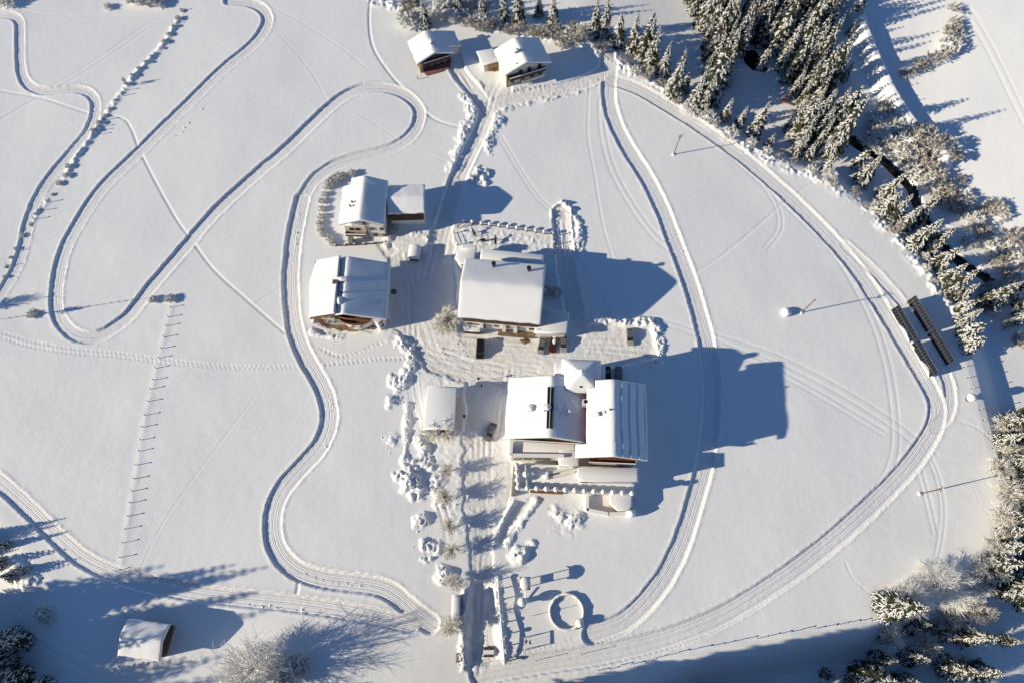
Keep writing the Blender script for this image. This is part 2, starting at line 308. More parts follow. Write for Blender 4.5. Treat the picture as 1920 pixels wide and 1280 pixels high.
# shovelled and ploughed snow
for q, r_, h_ in (([(872, 182), (884, 215), (872, 250), (862, 290), (852, 320)], 2.2, 0.8), ([(928, 214), (950, 201), (1000, 190), (1060, 176), (1112, 160)], 1.4, 0.65), ([(936, 225), (922, 252), (914, 282)], 2.0, 0.9), ([(897, 332)], 2.6, 2.1),
                  ([(955, 172), (1000, 167), (1050, 162)], 1.2, 0.5), ([(1042, 402), (1054, 388), (1072, 398)], 1.8, 1.6), ([(1080, 408), (1086, 440), (1088, 478)], 1.3, 1.1), ([(1068, 396), (1070, 430), (1076, 470)], 1.0, 0.9), ([(1042, 420), (1044, 470)], 0.9, 0.8),
                  ([(1110, 602), (1160, 602), (1222, 606)], 1.4, 1.1), ([(1228, 612), (1238, 640), (1234, 674)], 1.5, 1.2), ([(730, 440), (724, 462)], 1.2, 0.7), ([(775, 438), (812, 440)], 1.2, 0.6), ([(800, 445), (815, 470)], 1.0, 0.5),
                  ([(748, 640), (768, 655), (776, 690)], 1.8, 0.9), ([(772, 690), (752, 716), (738, 750)], 2.0, 1.0), ([(765, 760), (762, 820), (757, 868)], 1.0, 0.75), ([(766, 884), (776, 916)], 3.0, 1.6), ([(792, 832), (800, 868)], 2.0, 1.1),
                  ([(742, 716)], 1.9, 0.8), ([(735, 826)], 2.4, 0.7), ([(792, 974)], 2.3, 1.1), ([(802, 1026)], 2.3, 1.4), ([(820, 905), (826, 940)], 2.0, 0.8), ([(972, 1042), (992, 1030)], 1.9, 1.3), ([(1042, 962), (1070, 978), (1088, 968)], 1.8, 0.8),
                  ([(828, 1080)], 2.2, 1.3), ([(588, 625), (640, 632)], 1.0, 0.6), ([(932, 1085), (936, 1140), (942, 1200), (946, 1240)], 1.0, 0.9), ([(862, 640), (872, 664), (890, 672)], 1.0, 0.45), ([(820, 640), (836, 668)], 0.9, 0.5),
                  ([(965, 935), (948, 968), (926, 1010)], 0.8, 0.7), ([(1006, 938), (978, 980), (950, 1020)], 0.8, 0.6), ([(870, 1100), (866, 1180), (868, 1250)], 1.0, 0.8), ([(948, 800), (975, 860)], 0.8, 0.6), ([(1740, 1140)], 3.5, 1.8), ([(240, 1150)], 1.6, 0.9),
                  ([(235, 1165)], 1.2, 0.9), ([(20, 1060), (60, 1085)], 2.5, 1.2), ([(560, 400), (552, 470)], 0.5, 0.3)):
    pile(q, r_, h_)
rough([(862, 424), (900, 426), (1040, 446), (1042, 478), (900, 470), (868, 474)], 0.17)
rough([(1100, 604), (1228, 610), (1234, 668), (1100, 668)], 0.06)
rough([(798, 690), (868, 716), (868, 812), (940, 830), (936, 930), (870, 1000), (836, 1000), (790, 800)], 0.07)
rough([(1040, 940), (1090, 950), (1080, 1010), (1030, 1000)], 0.10)
rough([(735, 425), (812, 430), (800, 470), (735, 470)], 0.08)
J, I, Dm, Lm, Sm = line_field(smooth(wpts([(321, 577), (299, 671), (274, 778), (254, 897), (242, 967), (226, 1067)])), 3)
PILE[J, I] = np.maximum(PILE[J, I], 0.07 * np.exp(-(Dm / .8) ** 2) * (1 + .4 * N2[J, I]))
for q in ([(612, 730), (621, 770), (622, 805), (612, 835)], [(560, 1072), (620, 1090), (690, 1098)], [(380, 205), (360, 226), (330, 256)], [(1262, 430), (1278, 470), (1292, 505)], [(430, 1130), (520, 1140), (600, 1150)]): CLOD.append((smooth(wpts(q)), .5))
rough([(250, 1225), (380, 1225), (380, 1250), (240, 1255)], 0.10)
# wheel tracks on the driven snow
rq = random.Random(5)
for (x0, y0), (x1, y1), n, spread, bend in (((745, 628), (940, 705), 7, 14, 30), ((770, 650), (1000, 690), 6, 12, 14), ((870, 640), (1225, 650), 8, 18, 6), ((960, 700), (940, 810), 5, 12, 4), ((905, 830), (905, 1080), 6, 14, 5), ((900, 1090), (905, 1250), 5, 14, 3),
                                            ((770, 480), (790, 640), 6, 22, 8), ((830, 420), (800, 520), 4, 8, 4), ((910, 210), (862, 325), 4, 6, -6), ((862, 140), (908, 200), 3, 4, 4), ((935, 150), (920, 195), 3, 5, 3), ((960, 186), (1100, 155), 4, 4, 3), ((1056, 420), (1072, 590), 4, 6, 3), ((775, 720), (800, 850), 5, 12, -14), ((800, 860), (850, 1000), 5, 12, 8)):
    for _ in range(n):
        o1, o2, o3 = rq.uniform(-spread, spread), rq.uniform(-spread, spread), rq.uniform(-.4, 1) * bend
        dx_, dy_ = x1 - x0, y1 - y0; q_ = math.hypot(dx_, dy_); nx_, ny_ = -dy_ / q_, dx_ / q_
        path([(x0 + nx_ * o1, y0 + ny_ * o1), ((x0 + x1) / 2 + nx_ * ((o1 + o2) / 2 + o3), (y0 + y1) / 2 + ny_ * ((o1 + o2) / 2 + o3)), (x1 + nx_ * o2, y1 + ny_ * o2)], 0.34, 0.07, pair=1.5, add=True)
# forest floor and the brambly banks along the meadow edge
ND = np.zeros((NY, NX), np.float32)
EDW = np.array(EDGE)[:12]; J, I, Dm, Lm, Sm = line_field(smooth(EDW), 5)
PILE[J, I] = np.maximum(PILE[J, I], 0.6 * np.exp(-((Dm - 0.6) / 1.2) ** 2) * np.clip(0.2 + 0.8 * N2[J, I] + 0.9 * N05[J, I], 0, 2))
# dyke along the far side of the brook
LV = smooth(wpts([(1586, -30), (1600, 30), (1618, 82), (1646, 148), (1678, 208), (1718, 262), (1762, 306)]))
J, I, Dm, Lm, Sm = line_field(LV, 9)
PILE[J, I] = np.maximum(PILE[J, I], 3.6 * (1 - sstep(0.5, 3.4, Dm)) + 0.15 * N1[J, I] * (Dm < 3))
# low field bank under the hedge in the upper left
HB = smooth(wpts([(342, 22), (300, 92), (262, 130), (240, 160), (205, 205), (170, 260), (140, 300), (115, 345), (82, 385), (56, 420)]))
J, I, Dm, Lm, Sm = line_field(HB, 4)
PILE[J, I] = np.maximum(PILE[J, I], np.exp(-(Dm / 0.8) ** 2) * np.clip(0.45 + 0.7 * N6[J, I] + 0.35 * N1[J, I], 0, 1.3))
# stream bed
BROOK = smooth(wpts([(1560, 226), (1606, 268), (1640, 286), (1678, 318), (1708, 350), (1724, 388), (1752, 440), (1800, 490), (1846, 518), (1882, 552), (1935, 585)]))
J, I, Dm, Lm, Sm = line_field(BROOK, 5)
bw = 0.9 + 0.35 * N6[J, I]
CARVE[J, I] = np.minimum(CARVE[J, I], -1.3 * (1 - sstep(0.0, 1.0, Dm - bw)))
CLS[J, I] = np.where(Dm < bw + 0.45, 30, CLS[J, I])
POND = wpts([(1388, 95), (1415, 92), (1426, 106), (1441, 130), (1434, 136), (1411, 131), (1397, 118)])
J, I = window(POND, 3); X, Y = np.meshgrid(gx[I], gy[J])
dpo = dist_poly(np.vstack([POND, POND[:1]]), X, Y); sdv = np.where(inside(POND, X, Y), dpo, -dpo)
CARVE[J, I] = np.minimum(CARVE[J, I], -1.2 * sstep(-0.2, 0.8, sdv)); CLS[J, I] = np.where(sdv > 0.2, 31, CLS[J, I])
# bare wet ground at the foot of the farmhouse
EARTH = wpts([(598, 611), (640, 622), (700, 620), (716, 608), (716, 604), (598, 606)])
J, I = window(EARTH, 3); X, Y = np.meshgrid(gx[I], gy[J]); dpo = dist_poly(np.vstack([EARTH, EARTH[:1]]), X, Y)
sdv = np.where(inside(EARTH, X, Y), dpo, -dpo) + 0.3 * N1[J, I]
CARVE[J, I] = np.minimum(CARVE[J, I], -0.45 * sstep(-0.2, 0.4, sdv)); CLS[J, I] = np.where(sdv > 0.1, 32, CLS[J, I])

ND += 0.004 * N05 + 0.008 * N2
HGT = BASE + CARVE + PILE * np.where(CARVE < -0.25, 0.25, 1.0) + ND
def gz(x, y):
    a = (x - GX0) / GD; b = (y - GY0) / GD
    if a < 0 or b < 0 or a >= NX - 1 or b >= NY - 1: return float(macro(x, y))
    i, j = int(a), int(b); u, v = a - i, b - j
    return float((HGT[j, i] * (1 - u) + HGT[j, i + 1] * u) * (1 - v) + (HGT[j + 1, i] * (1 - u) + HGT[j + 1, i + 1] * u) * v)
def W(px, py):
    """ground point seen at a pixel"""
    q = Wm(px, py); return Vector((q[0], q[1], gz(q[0], q[1])))

def raw_mesh(name, verts, faces4, mats, smooth_=True, attr=None):
    me = bpy.data.meshes.new(name); nv, nf = len(verts), len(faces4)
    me.vertices.add(nv); me.vertices.foreach_set("co", verts.astype(np.float32).ravel())
    me.loops.add(nf * 4); me.loops.foreach_set("vertex_index", faces4.astype(np.int32).ravel())
    me.polygons.add(nf); me.polygons.foreach_set("loop_start", np.arange(0, nf * 4, 4, dtype=np.int32))
    me.update(calc_edges=True)
    me.polygons.foreach_set("use_smooth", np.full(nf, smooth_))
    if attr is not None:
        a = me.attributes.new("lat", 'FLOAT', 'POINT'); a.data.foreach_set("value", attr.astype(np.float32))
    for m in mats: me.materials.append(m)
    o = bpy.data.objects.new(name, me); COL.objects.link(o); return o

idx = np.arange(NX * NY).reshape(NY, NX)
cells = np.stack([idx[:-1, :-1], idx[:-1, 1:], idx[1:, 1:], idx[1:, :-1]], -1).reshape(-1, 4)
cc = CLS[:-1, :-1].reshape(-1)
ALLV = np.stack([GXX, GYY, HGT], -1).reshape(-1, 3)
LATF = LAT.reshape(-1)
STRUCT = {0: ("snow_field", M_SNOW), 1: ("ski_trail", M_TRAIL), 2: ("ski_trail", M_TRAIL), 3: ("ski_trail", M_TRAIL), 4: ("ski_trail", M_TRAIL), 5: ("ski_trail", M_TRAIL), 6: ("ski_trail", M_TRAIL),
          20: ("yard", M_YARD), 21: ("snow_road", M_YARD), 30: ("stream", M_WATER), 31: ("pond", M_WATER), 32: ("bare_ground", M_EARTH)}
for k, (nm, m_) in STRUCT.items():
    f = cells[cc == k]
    if not len(f): continue
    used = np.unique(f); remap = np.zeros(NX * NY, np.int32); remap[used] = np.arange(len(used))
    o = raw_mesh(nm, ALLV[used], remap[f], [m_], attr=LATF[used] if k in (1, 2, 3, 4, 5, 6) else None); o["kind"] = "structure"
# the country round about, a coarse sheet that starts under the rim of the fine one
sx = np.arange(-700, 701, 10.0); sy = np.arange(-500, 901, 10.0); SX, SY = np.meshgrid(sx, sy)
SZ = macro(SX, SY); ids = np.arange(SX.size).reshape(SX.shape)
fc = np.stack([ids[:-1, :-1], ids[:-1, 1:], ids[1:, 1:], ids[1:, :-1]], -1).reshape(-1, 4)
qx = SX.ravel()[fc]; qy = SY.ravel()[fc]
keep = ~((qx.min(1) > GX0 - 1) & (qx.max(1) < GX1 + 1) & (qy.min(1) > GY0 - 1) & (qy.max(1) < GY1 + 1))
SZr = SZ - np.where((SX > GX0 - 1) & (SX < GX1 + 1) & (SY > GY0 - 1) & (SY < GY1 + 1), 0.6, 0.0)
o = raw_mesh("terrain", np.stack([SX, SY, SZr], -1).reshape(-1, 3), fc[keep], [M_SNOW]); o["kind"] = "structure"

# loose lumps of ploughed snow lying on the heaps, one mass
CLOD = [c for c in CLOD]
cq = random.Random(9); CV, CF = [], []
for pts, rad in CLOD:
    ln = float(np.sum(np.hypot(*np.diff(pts, axis=0).T)))
    for _ in range(int((ln + 2 * rad) * rad * 3.6)):
        b_ = pts[cq.randrange(len(pts))] + np.array([cq.gauss(0, .5), cq.gauss(0, .5)]) * rad
        r_ = cq.uniform(.06, .17) * (1.6 if cq.random() < .10 else 1); z_ = gz(b_[0], b_[1]) + r_ * .25; k_ = len(CV)
        for i in range(4): a_ = 1.571 * i + cq.uniform(-.4, .4); CV.append((b_[0] + r_ * cq.uniform(.8, 1.3) * math.cos(a_), b_[1] + r_ * cq.uniform(.8, 1.3) * math.sin(a_), z_ + cq.uniform(-.2, .2) * r_))
        CV += [(b_[0] + cq.uniform(-.3, .3) * r_, b_[1] + cq.uniform(-.3, .3) * r_, z_ + r_ * cq.uniform(.7, 1.1)), (b_[0], b_[1], z_ - r_)]
        for i in range(4): CF += [(k_ + i, k_ + (i + 1) % 4, k_ + 4), (k_ + (i + 1) % 4, k_ + i, k_ + 5)]
me = bpy.data.meshes.new("snow_clods"); me.from_pydata(CV, [], CF); me.materials.append(M_SNOW); o = bpy.data.objects.new("snow_clods", me); COL.objects.link(o)
o["kind"] = "stuff"; o["label"] = "loose lumps of ploughed snow along the roads and yards"

# ------------------------------------------------------------------ object helpers
def tag(o, label=None, cat=None, group=None, kind=None):
    if label: o["label"] = label
    if cat: o["category"] = cat
    if group: o["group"] = group
    if kind: o["kind"] = kind
    return o
def thing(name, label, cat, loc=(0, 0, 0), rz=0.0, group=None):
    o = bpy.data.objects.new(name, None); COL.objects.link(o)
    o.empty_display_size = 0.5; o.location = loc; o.rotation_euler = (0, 0, rz)
    return tag(o, label, cat, group)
def copy_tree(o, parent=None):
    c = o.copy(); COL.objects.link(c)
    if parent is not None: c.parent = parent
    for ch in list(o.children): copy_tree(ch, c)
    return c
class MB:
    def __init__(s): s.v = []; s.f = []
    def add(s, verts, faces):
        k = len(s.v); s.v += [tuple(map(float, q)) for q in verts]; s.f += [tuple(i + k for i in q) for q in faces]; return s
    def box(s, c, d, rz=0.0, taper=1.0):
        x, y, z = d[0] / 2, d[1] / 2, d[2] / 2; ca, sa = math.cos(rz), math.sin(rz); vv = []
        for dz in (-1, 1):
            t = 1.0 if dz < 0 else taper
            for dx, dy in ((-1, -1), (1, -1), (1, 1), (-1, 1)):
                px, py = dx * x * t, dy * y * t
                vv.append((c[0] + px * ca - py * sa, c[1] + px * sa + py * ca, c[2] + dz * z))
        return s.add(vv, [(3, 2, 1, 0), (4, 5, 6, 7), (0, 1, 5, 4), (1, 2, 6, 5), (2, 3, 7, 6), (3, 0, 4, 7)])
    def prism(s, poly, z0, z1, slope=None):
        """vertical prism over a counter-clockwise polygon; slope(x, y) gives the top height instead of z1"""
        n = len(poly); a = sum(poly[i][0] * poly[(i + 1) % n][1] - poly[(i + 1) % n][0] * poly[i][1] for i in range(n))
        if a < 0: poly = poly[::-1]
        vv = [(p[0], p[1], z0) for p in poly] + [(p[0], p[1], slope(*p) if slope else z1) for p in poly]
        return s.add(vv, [tuple(range(n))[::-1], tuple(range(n, 2 * n))] + [(i, (i + 1) % n, n + (i + 1) % n, n + i) for i in range(n)])
    def tube(s, pts, rad, n=6, cap=True):
        pts = [Vector(q) for q in pts]; k0 = len(s.v); rings = []
        for i, q in enumerate(pts):
            d = (pts[min(i + 1, len(pts) - 1)] - pts[max(i - 1, 0)]).normalized()
            a = d.orthogonal().normalized(); b = d.cross(a); r_ = rad[i] if hasattr(rad, '__len__') else rad
            rings.append([q + r_ * (math.cos(2 * math.pi * j / n) * a + math.sin(2 * math.pi * j / n) * b) for j in range(n)])
        vv = [v for r_ in rings for v in r_]; ff = []
        for i in range(len(pts) - 1):
            for j in range(n): ff.append((i * n + j, i * n + (j + 1) % n, (i + 1) * n + (j + 1) % n, (i + 1) * n + j))
        if cap: ff += [tuple(range(n))[::-1], tuple(range((len(pts) - 1) * n, len(pts) * n))]
        return s.add(vv, ff)
    def blob(s, c, r3, seed=0, nu=10, nv=6, amp=0.12, zmin=-1.0):
        q = random.Random(seed); vv = []; ff = []
        for j in range(nv + 1):
            ph = -math.pi / 2 + math.pi * j / nv
            for i in range(nu):
                th = 2 * math.pi * i / nu; k = 1 + amp * q.uniform(-1, 1)
                vv.append((c[0] + r3[0] * k * math.cos(ph) * math.cos(th), c[1] + r3[1] * k * math.cos(ph) * math.sin(th), c[2] + r3[2] * max(zmin, k * math.sin(ph))))
        for j in range(nv):
            for i in range(nu): ff.append((j * nu + i, j * nu + (i + 1) % nu, (j + 1) * nu + (i + 1) % nu, (j + 1) * nu + i))
        return s.add(vv, ff)
    def build(s, name, m, parent=None, sm=False, label=None):
        me = bpy.data.meshes.new(name); off = Vector(parent_loc(parent)) if parent else Vector((0, 0, 0))
        me.from_pydata([Vector(q) - off for q in s.v], [], s.f); me.materials.append(m)
        if sm: me.polygons.foreach_set("use_smooth", np.full(len(s.f), True))
        me.update(); o = bpy.data.objects.new(name, me); COL.objects.link(o)
        if parent: o.parent = parent
        if label: o["label"] = label
        return o
def parent_loc(p):
    v = Vector((0, 0, 0))
    while p is not None: v += p.location; p = p.parent
    return v
def inst(ob, loc, rz=0.0, sc=1.0, parent=None):
    c = copy_tree(ob, parent); c.location = loc; c.rotation_euler = (0, 0, rz)
    c.scale = (sc, sc, sc) if not hasattr(sc, '__len__') else sc
    return c

# ------------------------------------------------------------------ buildings: shared builders
class Fr:
    """local frame of a building: x to the right of the ridge line, y along it"""
    def __init__(s, o, ey): s.o = np.array(o, float); s.ey = np.array(ey, float); s.ex = np.array([s.ey[1], -s.ey[0]])
    def pt(s, x, y, z): q = s.o + s.ex * x + s.ey * y; return (q[0], q[1], z)
    def loc(s, q): d = np.asarray(q[:2], float) - s.o; return float(d @ s.ex), float(d @ s.ey)
    def ang(s): return math.atan2(s.ex[1], s.ex[0])
def ridge_frame(n_px, s_px, z):
    N, S = P(*n_px, z), P(*s_px, z); d = N - S; L = float(np.hypot(*d)); return Fr((N + S) / 2, d / L), L
def eave(fr, px, zr, slope):
    d = 6.0
    for _ in range(12): d = abs(fr.loc(P(px[0], px[1], zr - slope * d))[0])
    return d
def fbox(mb, fr, c, d, taper=1.0): return mb.box(fr.pt(*c), d, fr.ang(), taper)
FR = [1, .99, .965, .92, .8, .6, .4, .22, .1, .04]
def snow_roof(root, fr, L, dl, dr, zr, sl, srr, t=0.45, breaks=(), ripple=0.0, name="roof_snow", y0=None, y1=None, seed=1, soft=0.45, m=None, parent=None):
    y0 = -L / 2 if y0 is None else y0; y1 = L / 2 if y1 is None else y1; q = random.Random(seed)
    vv = [y0 - .04, y0 + .08, y0 + .28, y0 + .7] + [y0 + .7 + (y1 - y0 - 1.4) * k / 9 for k in range(1, 9)] + [y1 - .7, y1 - .28, y1 - .08, y1 + .04]
    for b in breaks: vv += [b - .03, b + .03, b - .35, b + .35]
    vv = sorted(vv); us = [-f for f in FR] + [0.0] + (FR[::-1] if not ripple else [.03, .07] + list(np.linspace(.1, .96, 44)) + [.985, 1.0]); ph = q.uniform(0, 6)
    mb = MB(); top = []; bot = []
    for v in vv:
        for u in us + ([] if not ripple else []):
            d = dl(v) if u < 0 else dr(v); s_ = abs(u) * d; slope = sl if u < 0 else srr
            e = min(d - s_ if u else 9, v - y0 + .04, y1 + .04 - v)
            k = min(max(e, 0) / 0.55, 1); th = t * (0.5 + 0.5 * math.sqrt(max(0, 1 - (1 - k) ** 2)))
            zz = zr - slope * (math.sqrt(s_ * s_ + soft * soft) - soft)
            rp = ripple * (((s_ / d) * 4.2 + .05 * math.sin(v * .45 + 1)) % 1) ** 1.5 * k if (ripple and u > 0.08) else 0
            zz += k * (.05 * math.sin(v * .9 + ph) * math.sin(s_ * .8 + ph) + .03 * math.sin(v * 2.3 + s_ * 1.1))
            lip = (.07 * math.sin(v * 1.7 + ph * 2 + (3 if u > 0 else 0)) + .05 * math.sin(v * 4.1 + ph) + q.uniform(-.04, .04)) * max(0, (abs(u) - .9) * 10)
            s2 = (s_ + .05 * abs(u) + lip) * (1 if u > 0 else -1)
            top.append(fr.pt(s2, v, zz + th - rp + 0.035 * q.uniform(-1, 1) * k)); bot.append(fr.pt(s2, v, zr - slope * s_ + 0.02))
    nu, nv = len(us), len(vv); F = []
    for j in range(nv - 1):
        for i in range(nu - 1): F.append((j * nu + i, j * nu + i + 1, (j + 1) * nu + i + 1, (j + 1) * nu + i))
    n = nu * nv; rim = [(0, i) for i in range(nu)] + [(j, nu - 1) for j in range(1, nv)] + [(nv - 1, i) for i in range(nu - 2, -1, -1)] + [(j, 0) for j in range(nv - 2, 0, -1)]
    rim = [j * nu + i for j, i in rim]
    for a, b in zip(rim, rim[1:] + rim[:1]): F.append((a + n, b + n, b, a))
    mb.add(top + bot, F)
    return mb.build(name, m or M_ROOFSNOW, parent or root, sm=True)
def roof_slab(root, fr, L, dl, dr, zr, sl, srr, m, th=0.22, breaks=(), y0=None, y1=None, name="roof"):
    y0 = -L / 2 if y0 is None else y0; y1 = L / 2 if y1 is None else y1
    vv = sorted([y0, y1] + [b + e for b in breaks for e in (-.03, .03)]); mb = MB(); V = []; F = []
    for v in vv:
        a, b = dl(v), dr(v); pr = [(-a, zr - sl * a), (0, zr), (b, zr - srr * b)]
        V += [fr.pt(x, v, z) for x, z in pr] + [fr.pt(x, v, z - th) for x, z in pr]
    for j in range(len(vv) - 1):
        k = j * 6; q = k + 6
        F += [(k, k + 1, q + 1, q), (k + 1, k + 2, q + 2, q + 1), (k + 4, k + 3, q + 3, q + 4), (k + 5, k + 4, q + 4, q + 5), (k + 3, k, q, q + 3), (k + 2, k + 5, q + 5, q + 2)]
    e = (len(vv) - 1) * 6
    F += [(1, 0, 3, 4), (2, 1, 4, 5), (e, e + 1, e + 4, e + 3), (e + 1, e + 2, e + 5, e + 4)]
    return mb.add(V, F).build(name, m, root)
def gable_wall(root, fr, xl, xr, y0, y1, zr, sl, srr, zsplit, base, m_low, m_up, th=0.25):
    """walls under a gable roof: a lower storey box and the upper walls with gables"""
    mb = MB(); pl = [fr.pt(xl, y0, 0), fr.pt(xr, y0, 0), fr.pt(xr, y1, 0), fr.pt(xl, y1, 0)]
    mb.prism([q[:2] for q in pl], base, zsplit); mb.build("wall", m_low, root)
    zl, z2 = zr + sl * xl - th, zr - srr * xr - th
    pr = [(xl, zsplit), (xr, zsplit), (xr, z2), (0, zr - th), (xl, zl)]
    mb = MB(); mb.add([fr.pt(x, y0, z) for x, z in pr] + [fr.pt(x, y1, z) for x, z in pr], [(0, 1, 2, 3, 4), (9, 8, 7, 6, 5)] + [(i, i + 5, (i + 1) % 5 + 5, (i + 1) % 5) for i in range(5)])
    mb.build("upper_wall", m_up, root)
_wf = MB()
for c_, d_ in (((-.46, 0, 0), (.08, .10, 1)), ((.46, 0, 0), (.08, .10, 1)), ((0, 0, .46), (.84, .10, .08)), ((0, 0, -.46), (.84, .10, .08)), ((0, 0, 0), (.05, .06, .84))): _wf.box(c_, d_)
WFRAME = {}
def window(root, p, ang, w, h, m=None):
    """frame with a dark pane; both meshes shared by every window"""
    m = m or M_WHITE
    if m.name not in WFRAME:
        me = bpy.data.meshes.new("window"); me.from_pydata(_wf.v, [], _wf.f); me.materials.append(m)
        pm = bpy.data.meshes.new("pane"); b = MB().box((0, .01, 0), (.9, .06, .9)); pm.from_pydata(b.v, [], b.f); pm.materials.append(M_GLASS); WFRAME[m.name] = (me, pm)
    me, pm = WFRAME[m.name]
    o = bpy.data.objects.new("window", me); COL.objects.link(o); o.parent = root
    o.location = Vector(p) - parent_loc(root); o.rotation_euler = (0, 0, ang); o.scale = (w, 1, h)
    g = bpy.data.objects.new("pane", pm); COL.objects.link(g); g.parent = o
    return o
def fwin(root, fr, x, y, z, w, h, m=None): return window(root, fr.pt(x, y, z), fr.ang(), w, h, m)
def chimney(root, p, ang, w, d, h, m=None, cap=0.45, name="chimney"):
    b = MB().box((p[0], p[1], p[2] + h / 2), (w, d, h), ang); b.box((p[0], p[1], p[2] + h + .05), (w + .16, d + .16, .1), ang)
    c = b.build(name, m or M_RUST, root)
    if cap: MB().blob((p[0], p[1], p[2] + h + .1), (w * .68, d * .68, cap), seed=int(p[0] * 7) & 255, nu=12, zmin=-.05).build("snow_cap", M_ROOFSNOW, c, sm=True)
    return c
def pipe(root, p, r_, h, name="vent_pipe"):
    b = MB().tube([p, (p[0], p[1], p[2] + h)], r_, 8); b.tube([(p[0], p[1], p[2] + h), (p[0], p[1], p[2] + h + .18)], r_ * 1.5, 8)
    return b.build(name, M_METAL, root)
def inset(poly, d):
    c = np.mean(poly, 0); return [tuple(np.array(q) + (c - np.array(q)) / np.linalg.norm(c - np.array(q)) * d) for q in poly]
def snow_slab(root, poly, z, t=0.4, name="snow_layer", out=0.06, slope=None, m=None):
    poly = [tuple(q) for q in poly]; a = sum(poly[i][0] * poly[(i + 1) % len(poly)][1] - poly[(i + 1) % len(poly)][0] * poly[i][1] for i in range(len(poly)))
    if a < 0: poly = poly[::-1]
    n = len(poly); zz = slope or (lambda x, y: z); V = []; F = []
    for d, k in ((-out, 0.0), (-out - .02, .5), (.10, .82), (.45, 1.0)):
        V += [(x, y, zz(x, y) + t * k + .012) for x, y in inset(poly, d)]
    for r_ in range(3):
        for i in range(n): F.append((r_ * n + i, r_ * n + (i + 1) % n, (r_ + 1) * n + (i + 1) % n, (r_ + 1) * n + i))
    F.append(tuple(range(3 * n, 4 * n)))
    return MB().add(V, F).build(name, m or M_ROOFSNOW, root, sm=True)
def rail(mb, fr, pts, z, h=1.0, post=1.2, t=0.07):
    for (x0, y0), (x1, y1) in zip(pts, pts[1:]):
        L = math.hypot(x1 - x0, y1 - y0)
        a, b = fr.pt(x0, y0, z + h), fr.pt(x1, y1, z + h); mb.tube([a, b], t, 4)
        mb.tube([fr.pt(x0, y0, z + .25), fr.pt(x1, y1, z + .25)], t * .7, 4)
        for k in range(int(L / post) + 1):
            s = k * post / L; mb.tube([fr.pt(x0 + (x1 - x0) * s, y0 + (y1 - y0) * s, z), fr.pt(x0 + (x1 - x0) * s, y0 + (y1 - y0) * s, z + h)], t * .8, 4)
def balcony(root, fr, x0, x1, y, z, depth=1.2, m=None, rise=1.0, name="balcony", planks=True):
    """floor slab in front of the south gable with a boarded parapet and handrail"""
    mb = MB(); fbox(mb, fr, ((x0 + x1) / 2, y - depth / 2, z), (x1 - x0, depth, .16)); o = mb.build(name, m or M_WOOD, root)
    r_ = MB(); n = max(3, int((x1 - x0) / .34)); 
    for k in range(n): fbox(r_, fr, (x0 + (k + .5) * (x1 - x0) / n, y - depth, z + .08 + rise * .46), ((x1 - x0) / n * .82, .05, rise * .9))
    fbox(r_, fr, ((x0 + x1) / 2, y - depth, z + rise + .05), (x1 - x0 + .1, .14, .09))
    for xx in (x0, x1):
        for k in range(3): fbox(r_, fr, (xx, y - depth * (k + .5) / 3, z + .08 + rise * .46), (.05, depth / 3 * .8, rise * .9))
    r_.build("balcony_railing", m or M_WOOD, o)
    s_ = MB(); fbox(s_, fr, ((x0 + x1) / 2, y - depth, z + rise + .17), (x1 - x0, .2, .16)); s_.build("rail_snow", M_ROOFSNOW, o)
    return o

# ---- top left chalet
SL = 0.41
fr, L = ridge_frame((796.7, 58.8), (815, 100.4), 6.3); zr = 6.3
g0 = macro(*fr.o); root = thing("chalet", "small dark timber chalet at the top with a red deck below its gable", "chalet", (fr.o[0], fr.o[1], g0))
dL = eave(fr, (780.8, 118.8), zr, SL); dRs = eave(fr, (850.4, 101.3), zr, SL); dRn = eave(fr, (864, 87.5), zr, SL)
brk = fr.loc(P(856, 88, 3.5))[1]; dr = lambda v: dRs if v < brk else dRn
roof_slab(root, fr, L, lambda v: dL, dr, zr, SL, SL, M_DWOOD, breaks=(brk,))
snow_roof(root, fr, L, lambda v: dL, dr, zr, SL, SL, 0.42, breaks=(brk,), seed=2)
yS = -L / 2 + 1.3
gable_wall(root, fr, -dL + .8, dRs - .6, yS, L / 2 - .8, zr, SL, SL, 2.2, -1, M_DWOOD, M_WOOD)
mb = MB(); pl = [fr.pt(x, y, 0)[:2] for x, y in ((dRs - .61, brk + .7), (dRn - .6, brk + .7), (dRn - .6, L / 2 - .9), (dRs - .61, L / 2 - .9))]; mb.prism(pl, -1, zr - SL * (dRn - .6) - .25); mb.build("side_wing", M_WHITE, root)
mb = MB(); fbox(mb, fr, (-dL + 1.1, yS - .5, 1.2), (.9, .9, 3.2)); mb.build("corner_porch", M_YWOOD, root)
for x in (-3.2, -1.2, 1.0, 3.0): fwin(root, fr, x, yS - .03, 1.3, 1.0, 1.2)
balcony(root, fr, -dL + 1.9, dRs - 1.2, yS, 2.35, 1.0, M_DWOOD)
mb = MB(); pts = [(-dL + 1.2, yS - .3), (dRs - .9, yS - .3), (dRs - 1.6, yS - 2.2), (0.5, yS - 2.7), (-dL + 2.0, yS - 2.5)]
mb.prism([fr.pt(*q, 0)[:2] for q in pts], -1, .28); mb.build("deck", M_CARPET, root)
chimney(root, fr.pt(.3, -.6, zr - .3), fr.ang(), .7, 1.1, 1.2, M_STONE)
mb = MB(); fbox(mb, fr, (2.4, L / 2 - .3, 4.6), (1.3, .9, 3.0)); c_ = mb.build("chimney_breast", M_WHITE, root)
mb = MB(); fbox(mb, fr, (-dL - .8, yS - 2.6, .1), (.15, .15, 2.4)); mb.build("gate_post", M_DWOOD, root)

